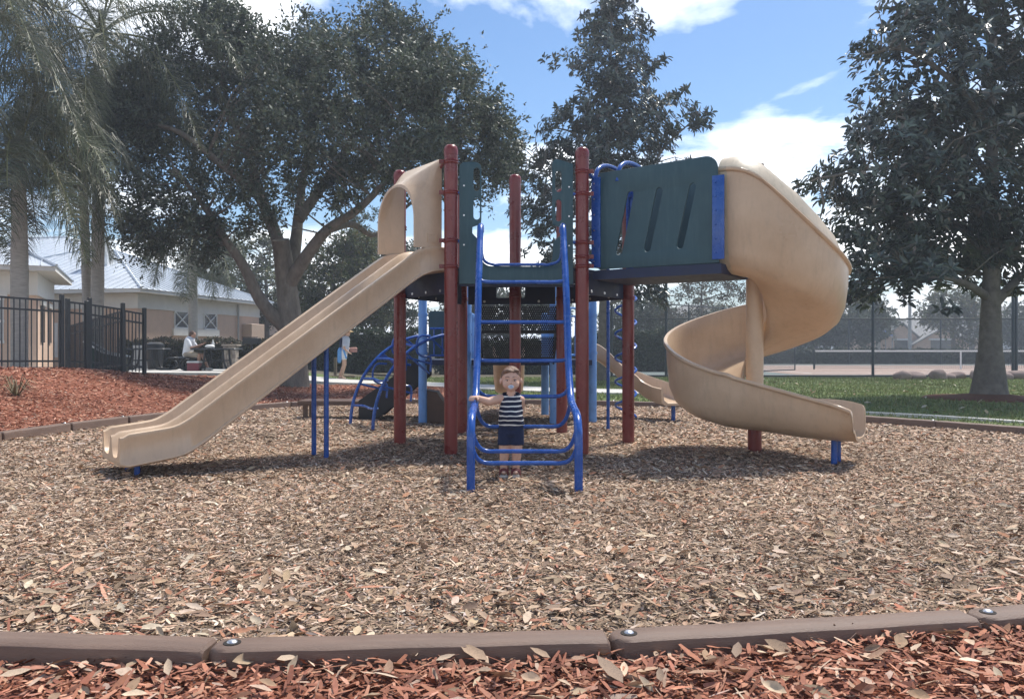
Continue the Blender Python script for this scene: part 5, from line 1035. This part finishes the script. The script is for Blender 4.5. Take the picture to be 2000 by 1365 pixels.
gb = empty('green_cart', (px2(212,19.6), 19.6, G(px2(212,19.6),19.6)), .2, 'dark green cart with sloping pale rim behind the fence', 'cart'); mb = MB(); mb.loft([[(-.42,y,.08),(.36,y,.08),(.40,y,.42),(-.05,y,.52),(-.46,y,.78)] for y in (-.3,.3)]); mb.build('cart_body', mat('cart_green', (.012,.035,.026), .5, .1, 6), gb, smooth=False)
for y in (-.3,.3): mb = MB(); mb.tube([(-.47,y,.80),(-.05,y,.54),(.41,y,.44)], .022, 8); mb.build('cart_rim', MATS['white_trim'], gb)
for x in (-.3,.25):
    mb = MB(); mb.tube([(x,-.33,.1),(x,.33,.1)], .10, 14); mb.build('wheel', PB, gb)
pl = empty('stone_pillar', (px2(452,30.2), 30.2, .24), 0, 'rough stone pillar in the hedge behind the picnic table', 'pillar')
mb = MB(); mb.box(-.2,.2,-.2,.2,-.1,.86); mb.build('pillar_core', MATS['stone'], pl, smooth=False)
for r_ in range(6):
    for c_ in range(3):
        mb = MB(); wv = random.uniform(-.02,.02); mb.cbox(-.24+.16*c_+.008+wv*(c_ > 0),-.24+.16*(c_+1)-.008,-.25+random.uniform(-.02,.01),-.19,.01+.145*r_,.145*(r_+1),.015); mb.build('stone', mat('stone_%d' % ((r_+c_) % 3), [(.30,.255,.21),(.38,.33,.27),(.23,.19,.16)][(r_+c_) % 3], .9, .2, 9, .4, 25), pl)
mb = MB(); mb.cbox(-.28,.28,-.28,.28,.88,.95,.015); mb.build('pillar_cap', MATS['stone'], pl)
wp = MB(); wp.cbox(-.05,.05,-.05,.05,-.2,.62,.008); wp.cbox(-.058,.058,-.058,.058,.62,.66,.01) if False else None
o = wp.build('wooden_post', mat('weathered_wood', (.17,.13,.095), .9, .2, 6, .3, 30)); o.location = (px2(655,29.5), 29.5, G(px2(655,29.5),29.5)); tag(o, 'short weathered wooden post left of the walking person', 'post')
mb = MB(); mb.cbox(-1.6,.6,-.06,.06,.0,.12,.02); o = mb.build('landscape_timber', MATS['weathered_wood']); o.location = (px2(660,28.6),28.6,-.02); o.rotation_euler = (0,0,.05); tag(o, 'pale landscape timber edging the bed behind the walking person', 'timber')

# cars in the car park
def car(label, x, y, rz, colr, nm):
    t = empty('parked_car', (x,y,.30), rz, label, 'car', 'cars in the car park'); paint = mat('car_paint_'+nm, colr, .22, .03, 1, 0, 0, .6)
    def half(sec):  # stations along length: (x, halfwidth, zlow, zbelt)
        return sec
    mb = MB(); rings = []
    for xx, hw, zl, zh in ((-2.2,.62,.42,.72),(-2.12,.80,.30,.86),(-1.6,.88,.24,.92),(-.6,.90,.22,.94),(.6,.90,.22,.95),(1.5,.88,.24,.88),(2.0,.80,.28,.76),(2.18,.60,.40,.64)):
        rings.append([(xx,-hw*.92,zl),(xx,hw*.92,zl),(xx,hw,zl+.2),(xx,hw*.97,zh-.06),(xx,hw*.85,zh),(xx,-hw*.85,zh),(xx,-hw*.97,zh-.06),(xx,-hw,zl+.2)])
    mb.loft(rings); body = mb.build('body', paint, t, ang=50)
    mb = MB(); rings = []
    for xx, hw, z in ((-1.75,.72,.93),(-1.15,.62,1.36),(-.4,.60,1.46),(.25,.60,1.43),(1.15,.74,.96)): rings.append([(xx,-hw,z),(xx,hw,z),(xx,.78,.90),(xx,-.78,.90)])
    mb.loft(rings); cab = mb.build('glasshouse', GL, t, ang=40)
    mb = MB(); rings = []
    for xx, hw, z in ((-1.2,.61,1.37),(-.8,.61,1.44),(-.4,.60,1.475),(.0,.60,1.46),(.30,.60,1.43)): rings.append([(xx,-hw,z-.02),(xx,-hw*.8,z+.02),(xx,hw*.8,z+.02),(xx,hw,z-.02)])
    mb.loft(rings); mb.build('roof', paint, t)
    for s in (-1,1):
        for a, b in (((1.15,.75,.95),(.28,.615,1.43)),((-.42,.62,1.45),(-.42,.785,.93)),((-1.75,.73,.93),(-1.17,.625,1.37))):
            mb = MB(); mb.tube([(a[0],s*a[1],a[2]),(b[0],s*b[1],b[2])], .032, 6); mb.build('pillar', paint, t)
        for xx in (-1.35,1.35):
            mb = MB(); mb.tube([(xx,s*.70,.02),(xx,s*.90,.02)], .33, 20); o = mb.build('wheel', PB, t); o.location.z = .02; mb = MB(); mb.tube([(xx,s*.895,.02),(xx,s*.91,.02)], .2, 16); mb.build('rim', MATS['steel'], o)
            o.location.z = .30
        mb = MB(); mb.cbox(2.02,2.14,s*.5-.14,s*.5+.14,.56,.68,.02); mb.build('headlight', MATS['white_trim'], t)
    return t
car('pale blue car parked at the right end of the low building', -15.6, 50.5, .35, (.20,.32,.52), 'blue')
car('white car parked behind the dark hedge', -9.6, 50.0, .1, (.72,.73,.74), 'white')
car('silver car parked right of the white one, behind the steps', -6.4, 51.0, .2, (.45,.46,.48), 'silver')
# ================================================================ people
mat('skin', (0.58, 0.36, 0.265), 0.5, 0.05, 9, 0.03, 60, 0.4)
mat('skin_tan', (0.44, 0.25, 0.175), 0.5, 0.06, 9)
mat('hair_blond', (0.16, 0.088, 0.052), 0.6, 0.25, 40, 0.4, 80, stretch=(1,1,.3))
mat('hair_brown', (0.10, 0.055, 0.035), 0.6, 0.25, 40, 0.4, 80)
mat('navy_cloth', (0.017, 0.025, 0.062), 0.85, 0.2, 20, 0.3, 40, 0.2)
mat('white_cloth', (0.72, 0.74, 0.77), 0.85, 0.06, 9, 0.3, 22, 0.2)
mat('blue_cloth', (0.13, 0.33, 0.68), 0.85, 0.2, 9, 0.3, 22, 0.2)
mat('khaki_cloth', (0.40, 0.34, 0.27), 0.85, 0.1, 9, 0.3, 22, 0.2)
mat('straw', (0.62, 0.46, 0.25), 0.8, 0.15, 30, 0.4, 80, 0.2)
mat('sandal_red', (0.13, 0.022, 0.022), 0.6, 0.2, 20)
mat('sandal_sole', (0.55, 0.50, 0.44), 0.7, 0.1, 20)
def stripes(name, period, duty):
    m = bpy.data.materials.new(name); m.use_nodes = True; t = m.node_tree; b = t.nodes['Principled BSDF']; b.inputs['Roughness'].default_value = .85; b.inputs['Specular IOR Level'].default_value = .2
    tc = N('ShaderNodeTexCoord', t); sp = N('ShaderNodeSeparateXYZ', t); L(tc.outputs['Object'], sp.inputs[0], t)
    no = N('ShaderNodeTexNoise', t); L(tc.outputs['Object'], no.inputs['Vector'], t); no.inputs['Scale'].default_value = 7.0
    ml = N('ShaderNodeMath', t, operation='MULTIPLY_ADD'); L(no.outputs[0], ml.inputs[0], t); ml.inputs[1].default_value = .035; L(sp.outputs[2], ml.inputs[2], t)
    dv = N('ShaderNodeMath', t, operation='DIVIDE'); L(ml.outputs[0], dv.inputs[0], t); dv.inputs[1].default_value = period
    fr = N('ShaderNodeMath', t, operation='FRACT'); L(dv.outputs[0], fr.inputs[0], t)
    ls = N('ShaderNodeMath', t, operation='LESS_THAN'); L(fr.outputs[0], ls.inputs[0], t); ls.inputs[1].default_value = duty
    mx_ = N('ShaderNodeMixRGB', t); L(ls.outputs[0], mx_.inputs[0], t); mx_.inputs[1].default_value = (.012,.017,.042,1); mx_.inputs[2].default_value = (.70,.69,.66,1); L(mx_.outputs[0], b.inputs['Base Color'], t)
    n2 = N('ShaderNodeTexNoise', t); L(tc.outputs['Object'], n2.inputs['Vector'], t); n2.inputs['Scale'].default_value = 16; bp = N('ShaderNodeBump', t); bp.inputs['Strength'].default_value = .5; bp.inputs['Distance'].default_value = .012; L(n2.outputs[0], bp.inputs['Height'], t); L(bp.outputs[0], b.inputs['Normal'], t); MATS[name] = m; return m
def blob(name, prims, voxel, m, parent, smooth=4, cut=None):
    """union of ellipsoids ('s', centre, radii[, tilt]) and tapered limbs ('c', p0, p1, r0, r1) remeshed into one continuous skin"""
    mb = MB()
    for p in prims:
        if p[0] == 's':
            q = MB(); q.ball((0,0,0), p[2], 20, 14); Rm = Matrix.Rotation(p[3][0], 3, 'X') @ Matrix.Rotation(p[3][1], 3, 'Y') @ Matrix.Rotation(p[3][2], 3, 'Z') if len(p) > 3 else Matrix.Identity(3)
            mb.add([Rm @ Vector(v)+Vector(p[1]) for v in q.v], q.f)
        else:
            a, b, r0, r1 = Vector(p[1]), Vector(p[2]), p[3], p[4]; mb.ball(a, r0, 14, 10); mb.ball(b, r1, 14, 10); mb.tube([a,b], [r0,r1], 14)
    me = bpy.data.meshes.new('tmp'); me.from_pydata(mb.v, [], mb.f)
    bm = bmesh.new(); bm.from_mesh(me); bmesh.ops.recalc_face_normals(bm, faces=bm.faces); bm.to_mesh(me); bm.free()
    o = bpy.data.objects.new('tmp', me); COL.objects.link(o)
    r = o.modifiers.new('r', 'REMESH'); r.mode = 'VOXEL'; r.voxel_size = voxel; r.use_smooth_shade = True
    if smooth: s = o.modifiers.new('s', 'SMOOTH'); s.iterations = smooth; s.factor = .5
    dg = bpy.context.evaluated_depsgraph_get(); ev = o.evaluated_get(dg); nm = bpy.data.meshes.new_from_object(ev); bpy.data.objects.remove(o)
    nm.name = name
    if cut:
        bm = bmesh.new(); bm.from_mesh(nm)
        for co, no in cut:
            bmesh.ops.bisect_plane(bm, geom=list(bm.verts)+list(bm.edges)+list(bm.faces), plane_co=co, plane_no=no, clear_outer=True)
        bm.to_mesh(nm); bm.free()
    nm.shade_smooth(); nm.materials.clear(); nm.materials.append(m); return link(bpy.data.objects.new(name, nm), parent)
def eyes_part(name, pts, r, m, parent):
    for p in pts: mb = MB(); mb.ball(p, r, 10, 8); mb.build(name, m, parent)

# ---- toddler standing inside the ladder, facing the camera (-Y)
tdl = empty('person', (-.008, 6.45, .014), 0, 'toddler in a striped tank top and navy shorts standing inside the blue ladder', 'person')
S = lambda c, r, *t: ('s', c, r, *t)
Cc = lambda a, b, r0, r1: ('c', a, b, r0, r1)
hand = Vector((-.285, -.13, .617))      # his right hand on the ladder rail
sh = Vector((-.082, -.005, .600)); el = Vector((-.178, -.052, .578)); wr = Vector((-.262, -.108, .610))
HZ = .757
body = [S((0,0,.495),(.086,.066,.115)), S((0,.0,.575),(.088,.057,.05)), S((0,.002,.40),(.083,.066,.075)), S((0,-.018,.45),(.07,.055,.07)),
        Cc((0,.004,.60),(0,-.002,.68),.036,.033),
        # head: skull, face, cheeks, chin, brow, nose, ears
        S((0,.012,HZ+.012),(.078,.086,.085)), S((0,-.024,HZ-.036),(.067,.056,.060)), S((-.036,-.047,HZ-.046),(.030,.024,.029)), S((.036,-.047,HZ-.046),(.030,.024,.029)), S((0,-.052,HZ-.080),(.022,.020,.017)),
        S((0,-.070,HZ+.004),(.046,.012,.018)), S((0,-.083,HZ-.034),(.0105,.012,.011)), S((0,-.080,HZ-.018),(.007,.010,.016)), S((-.081,.010,HZ-.022),(.010,.018,.026)), S((.081,.010,HZ-.022),(.010,.018,.026)),
        # right arm out to the rail
        Cc((-.055,0,.595),sh,.036,.037), Cc(sh,el,.038,.032), Cc(el,wr,.033,.023), S(tuple(wr.lerp(hand,.5)),(.022,.019,.014)), S(tuple(hand),(.022,.022,.013)),
        # left arm hanging behind him
        Cc((.055,.0,.598),(.080,.012,.588),.032,.032), Cc((.080,.012,.588),(.078,.062,.49),.031,.026), Cc((.078,.062,.49),(.045,.095,.40),.026,.019), S((.030,.100,.375),(.018,.016,.028)),
        # legs
        Cc((-.044,.0,.33),(-.050,-.004,.19),.056,.044), Cc((-.050,-.004,.19),(-.058,.006,.05),.042,.028), S((-.054,.014,.13),(.037,.040,.05)), Cc((.044,.0,.33),(.044,-.012,.19),.056,.044), Cc((.044,-.012,.19),(.040,.004,.05),.042,.028), S((.042,.010,.13),(.037,.040,.05)),
        S((-.046,-.016,.17),(.026,.022,.026)), S((.040,-.016,.17),(.026,.022,.026)), S((-.056,-.028,.028),(.026,.056,.020)), S((.038,-.030,.028),(.026,.056,.020))]
# fingers of the right hand curl over the rail, thumb along its side
for i, (dx_, ln) in enumerate(((-.018,.030),(-.006,.034),(.006,.033),(.017,.027))):
    a = hand+Vector((dx_*.75-.004, -.010-.002*i, .004)); k1 = a+Vector((dx_*.25-.006,-.018,.001)); k2 = k1+Vector((-.007,-.010,-.016)); k3 = k2+Vector((-.001,.002,-.012)); body += [Cc(a,k1,.0075,.0072), Cc(k1,k2,.0072,.0065), Cc(k2,k3,.0065,.0056)]
a = hand+Vector((.014,.008,-.002)); body += [Cc(a, a+Vector((.016,-.012,-.008)), .0085, .0075), Cc(a+Vector((.016,-.012,-.008)), a+Vector((.016,-.026,-.018)), .0075, .006)]
for i in range(5):
    b_ = Vector((.030-.007*(i-2), .098, .355)); body.append(Cc(b_, b_+Vector((-.004,-.010,-.020 if i else -.008)), .0068, .0055))
blob('body', body, .0052, MATS['skin'], tdl, 3)
shirt = [S((0,0,.495),(.096,.077,.118)), S((0,.0,.575),(.091,.064,.052)), S((0,.0,.43),(.102,.084,.085)), S((.004,.002,.40),(.105,.086,.05)), S((0,-.030,.455),(.086,.066,.08)), Cc((-.052,0,.605),(-.040,0,.640),.034,.026), Cc((.052,0,.605),(.040,0,.640),.034,.026)]
sto = blob('tank_top', shirt, .0065, stripes('stripe_cloth', .037, .30), tdl, 4, [((0,0,.392),(0,0,-1)), ((0,-.008,.640),(0,-.35,1)), ((-.083,0,.6),(-1,0,.12)), ((.083,0,.6),(1,0,.12))])
s_ = sto.modifiers.new('t', 'SOLIDIFY'); s_.thickness = .003
shorts = [S((0,.0,.385),(.093,.076,.055)), Cc((-.042,.0,.36),(-.049,-.004,.245),.060,.058), Cc((.042,.0,.36),(.046,-.004,.245),.060,.058), S((0,0,.335),(.085,.07,.05))]
so = blob('shorts', shorts, .0065, MATS['navy_cloth'], tdl, 4, [((0,0,.238),(0,0,-1)), ((0,0,.412),(0,0,1))]); s_ = so.modifiers.new('t', 'SOLIDIFY'); s_.thickness = .003
hair = [S((0,.016,HZ+.0145),(.0805,.088,.0865)), S((-.022,-.040,HZ+.060),(.042,.030,.020)), S((.034,-.030,HZ+.062),(.034,.030,.018)), S((0,-.052,HZ+.056),(.03,.022,.014))]
blob('hair', hair, .005, MATS['hair_blond'], tdl, 2, [((0,-.052,HZ+.036),(0,-.62,-.78)), ((0,.0,HZ-.035),(0,.1,-1))])
for s in (-1, 1):
    mb = MB(); mb.ball((s*.0285,-.0715,HZ-.012), (.0125,.006,.0048), 12, 8); e = mb.build('eye', mat('eye_white', (.55,.52,.50), .3, .05, 5), tdl); mb = MB(); mb.ball((s*.0285,-.0768,HZ-.0125), (.0058,.0022,.0045), 10, 8); mb.build('iris', mat('eye_dark', (.03,.025,.025), .2, .05, 5), e)
    mb = MB(); mb.tube(spline([(s*.014,-.0765,HZ-.0045),(s*.028,-.0785,HZ-.0035),(s*.043,-.072,HZ-.0075)], 4), [.0022]*9, 6); mb.build('eyelid', mat('eyelid', (.30,.16,.12), .6, .1, 9), tdl)
    mb = MB(); mb.tube(spline([(s*.012,-.0815,HZ+.012),(s*.028,-.0825,HZ+.017),(s*.044,-.074,HZ+.012)], 4), [.0026]*9, 6); mb.build('eyebrow', MATS['hair_blond'], tdl)
pc = MB(); pc.ball((0,-.083,HZ-.061), (.0235,.007,.0155), 16, 10); p_ = pc.build('pacifier', mat('pacifier_shield', (.55,.60,.66), .35, .05, 9), tdl); pc = MB(); pc.tube([(0,-.087,HZ-.061),(0,-.096,HZ-.061)], [.010,.0085], 14); pc.build('pacifier_knob', mat('pacifier_knob', (.42,.52,.64), .35, .05, 9), p_)
pc = MB(); pc.tube([(.012*math.cos(a), -.0985, HZ-.063+.011*math.sin(a)) for a in np.linspace(0, 2*math.pi, 20)], .0022, 6); pc.build('pacifier_ring', MATS['pacifier_knob'], p_)
for x in (-.056, .038):
    mb = MB(); mb.loft([[(x+a*.034*k, y-.03, z) for a, y in ((-1,.055),(-1.0,-.03),(-.6,-.06),(.6,-.06),(1.0,-.03),(1,.055))] for z, k in ((-.012,1),(.008,1))]); sl = mb.build('sandal', MATS['sandal_sole'], tdl)
    for y, h in ((-.062,.046),(-.035,.052),(.012,.066)):
        mb = MB(); mb.tube(spline([(x-.033,y,.006),(x-.026,y,h*.75),(x,y,h),(x+.026,y,h*.75),(x+.033,y,.006)], 4), .0075, 6); mb.build('strap', MATS['sandal_red'], sl)
    mb = MB(); mb.tube(spline([(x-.03,.012,.05),(x-.02,.036,.045),(x,.044,.04),(x+.02,.036,.045),(x+.03,.012,.05)], 4), .011, 6); mb.build('heel_strap', MATS['sandal_red'], sl)

# ---- person in a straw hat walking to the right on the path
wx = px2(678, 26.8); wk = empty('person', (wx, 26.3, .03), 0, 'person in straw hat and blue cloth walking on the path behind the slide', 'person')
wb = [Cc((.0,0,.86),(.03,0,1.05),.125,.12), Cc((.03,0,1.05),(.05,0,1.28),.12,.13), Cc((.05,0,1.34),(.085,0,1.42),.05,.048), S((.105,0,1.50),(.095,.075,.112)), S((.195,0,1.49),(.018,.014,.02)), S((.15,0,1.43),(.04,.045,.035)),
      Cc((.0,-.07,.86),(.04,-.07,.48),.088,.058), Cc((.04,-.07,.48),(-.06,-.07,.09),.054,.036), S((-.02,-.07,.045),(.11,.042,.04)), Cc((-.01,.07,.86),(-.02,.07,.48),.088,.058), Cc((-.02,.07,.48),(-.16,.07,.12),.054,.036), S((-.12,.07,.06),(.10,.042,.04)),
      Cc((.05,-.15,1.27),(.04,-.18,1.0),.046,.038), Cc((.04,-.18,1.0),(.20,-.13,.86),.036,.026), S((.235,-.12,.84),(.035,.02,.028)), Cc((.05,.15,1.27),(.09,.18,1.02),.046,.038), Cc((.09,.18,1.02),(.27,.10,.93),.036,.026), S((.30,.09,.92),(.035,.02,.028))]
for i in range(4): wb += [Cc((.25,-.135+.012*i,.83),(.285,-.13+.012*i,.805),.008,.007), Cc((.32,.075+.012*i,.915),(.345,.078+.012*i,.89),.008,.007)]
wb += [Cc((.22,-.10,.85),(.25,-.085,.85),.009,.008), Cc((.29,.065,.93),(.32,.055,.93),.009,.008)]
blob('body', wb, .014, MATS['skin'], wk, 3)
so = blob('shirt', [Cc((.01,0,.93),(.03,0,1.05),.145,.135), Cc((.03,0,1.05),(.05,0,1.28),.138,.142), S((.05,0,1.33),(.11,.15,.05)), Cc((.05,-.14,1.28),(.045,-.175,1.12),.062,.06), Cc((.05,.14,1.28),(.07,.175,1.12),.062,.06)], .014, mat('pale_shirt', (.50,.55,.66), .85, .08, 9, .3, 20, .2), wk, 3)
blob('shorts', [Cc((0,-.07,.90),(.02,-.07,.70),.105,.092), Cc((0,.07,.90),(-.01,.07,.70),.105,.092), S((0,0,.90),(.135,.155,.09))], .014, MATS['white_cloth'], wk, 3)
blob('tied_jacket', [S((-.10,-.02,.93),(.09,.16,.12)), Cc((-.10,-.10,.92),(-.12,-.11,.62),.085,.06), Cc((-.13,.03,.92),(-.15,.03,.60),.085,.07), Cc((-.08,.10,.92),(-.12,.11,.66),.08,.05), Cc((.02,-.17,.96),(.10,-.14,.70),.035,.03)], .014, MATS['blue_cloth'], wk, 3)
blob('backpack_strap', [Cc((-.06,-.12,1.32),(-.08,-.13,1.05),.03,.03), Cc((-.06,.12,1.32),(-.08,.13,1.05),.03,.03), S((-.10,0,1.15),(.05,.11,.13))], .014, MATS['navy_cloth'], wk, 3)
blob('hair', [S((.08,0,1.52),(.10,.085,.10)), S((.02,0,1.44),(.05,.07,.09))], .014, MATS['hair_brown'], wk, 3, [((.15,0,1.5),(1,0,-.35))])
mb = MB(); mb.lathe((.10,0,1.565), [(.205,-.03),(.20,-.022),(.12,.008),(.105,.03),(.098,.10),(.07,.125),(.01,.13)], 22); ht = mb.build('straw_hat', MATS['straw'], wk); mb = MB(); mb.lathe((.10,0,1.585), [(.117,0),(.110,.03)], 22, False); mb.build('hat_band', MATS['navy_cloth'], ht)
mb = MB(); mb.cbox(.20,.42,-.05,.06,.88,1.04,.03); o = mb.build('held_bag', mat('bag_rose', (.42,.22,.19), .7, .15, 9), wk)
for y, x0, z0 in ((-.07,-.02,.0),(.07,-.12,.0)):
    mb = MB(); mb.loft([[(x0-.10,y-.045,z0+.0),(x0+.12,y-.045,z0),(x0+.13,y,z0),(x0+.12,y+.045,z0),(x0-.10,y+.045,z0)],[(x0-.10,y-.045,z0+.03),(x0+.12,y-.045,z0+.03),(x0+.13,y,z0+.03),(x0+.12,y+.045,z0+.03),(x0-.10,y+.045,z0+.03)]]); sn = mb.build('sandal', BM, wk, smooth=False)

# ---- seated person in white at the picnic table, facing right
sx = tx-.98; mn = empty('person', (sx, 27.6, .285), 0, 'person in a white shirt sitting at the black picnic table', 'person')
pb = [Cc((0,0,.56),(.02,0,.78),.15,.14), Cc((.02,0,.78),(.06,0,1.0),.145,.15), Cc((.07,0,1.06),(.13,0,1.14),.058,.055), S((.165,0,1.215),(.098,.078,.115)), S((.262,0,1.20),(.018,.014,.02)), S((.21,0,1.14),(.042,.045,.036)),
      Cc((.0,-.10,.54),(.42,-.12,.53),.092,.066), Cc((.42,-.12,.53),(.40,-.12,.10),.060,.042), S((.46,-.12,.045),(.12,.045,.04)), Cc((.0,.10,.54),(.44,.12,.53),.092,.066), Cc((.44,.12,.53),(.62,.12,.12),.060,.042), S((.68,.12,.045),(.12,.045,.04)),
      Cc((.06,-.18,1.0),(.20,-.22,.76),.055,.045), Cc((.20,-.22,.76),(.46,-.14,.86),.042,.03), S((.50,-.13,.88),(.04,.022,.03)), Cc((.06,.18,1.0),(.22,.22,.78),.055,.045), Cc((.22,.22,.78),(.48,.10,.90),.042,.03), S((.52,.09,.93),(.04,.022,.03))]
for i in range(4): pb += [Cc((.53,-.15+.013*i,.885),(.565,-.148+.013*i,.90),.009,.008), Cc((.55,.075+.013*i,.935),(.58,.077+.013*i,.955),.009,.008)]
pb += [Cc((.49,-.10,.89),(.52,-.085,.915),.010,.009), Cc((.51,.06,.94),(.54,.05,.965),.010,.009)]
blob('body', pb, .015, MATS['skin_tan'], mn, 3)
blob('t_shirt', [Cc((-.01,0,.56),(.02,0,.78),.172,.165), Cc((.02,0,.78),(.06,0,1.0),.165,.17), S((.07,0,1.05),(.10,.17,.05)), Cc((.06,-.17,1.0),(.15,-.215,.84),.075,.072), Cc((.06,.17,1.0),(.16,.215,.86),.075,.072)], .015, MATS['white_cloth'], mn, 3)
blob('shorts', [S((0,0,.55),(.17,.19,.10)), Cc((.0,-.10,.545),(.34,-.12,.535),.108,.092), Cc((.0,.10,.545),(.35,.12,.535),.108,.092)], .015, MATS['khaki_cloth'], mn, 3)
blob('hair', [S((.145,0,1.245),(.104,.086,.10)), S((.09,0,1.19),(.06,.075,.07))], .013, MATS['hair_brown'], mn, 3, [((.20,0,1.24),(1,0,-.8))])
for y, x0 in ((-.12,.46),(.12,.68)):
    blob('shoe', [S((x0,y,.045),(.14,.052,.045)), S((x0-.06,y,.07),(.06,.046,.05))], .012, WT, mn, 2, [((0,0,.003),(0,0,-1))])
# ================================================================ pale air volume added to stand in for lens glare
mb = MB(); mb.box(-905, 905, -45, 1805, -1.1, 16.5); veil_o = mb.build('glare_veil', mat('veil_tmp', (.5,.5,.5)), smooth=False); veil_o.data.materials.clear()
hm = bpy.data.materials.new('glare_volume'); hm.use_nodes = True; ht_ = hm.node_tree; ht_.nodes.clear()
ho = N('ShaderNodeOutputMaterial', ht_); hv = N('ShaderNodeVolumePrincipled', ht_); L(hv.outputs[0], ho.inputs['Volume'], ht_)
hv.inputs['Color'].default_value = (.80, .88, 1.0, 1); hv.inputs['Density'].default_value = .0019; hv.inputs['Anisotropy'].default_value = .25
veil_o.data.materials.append(hm); tag(veil_o, 'thin bright veil added over the whole park to mimic lens glare', 'glare_veil', kind='stuff')
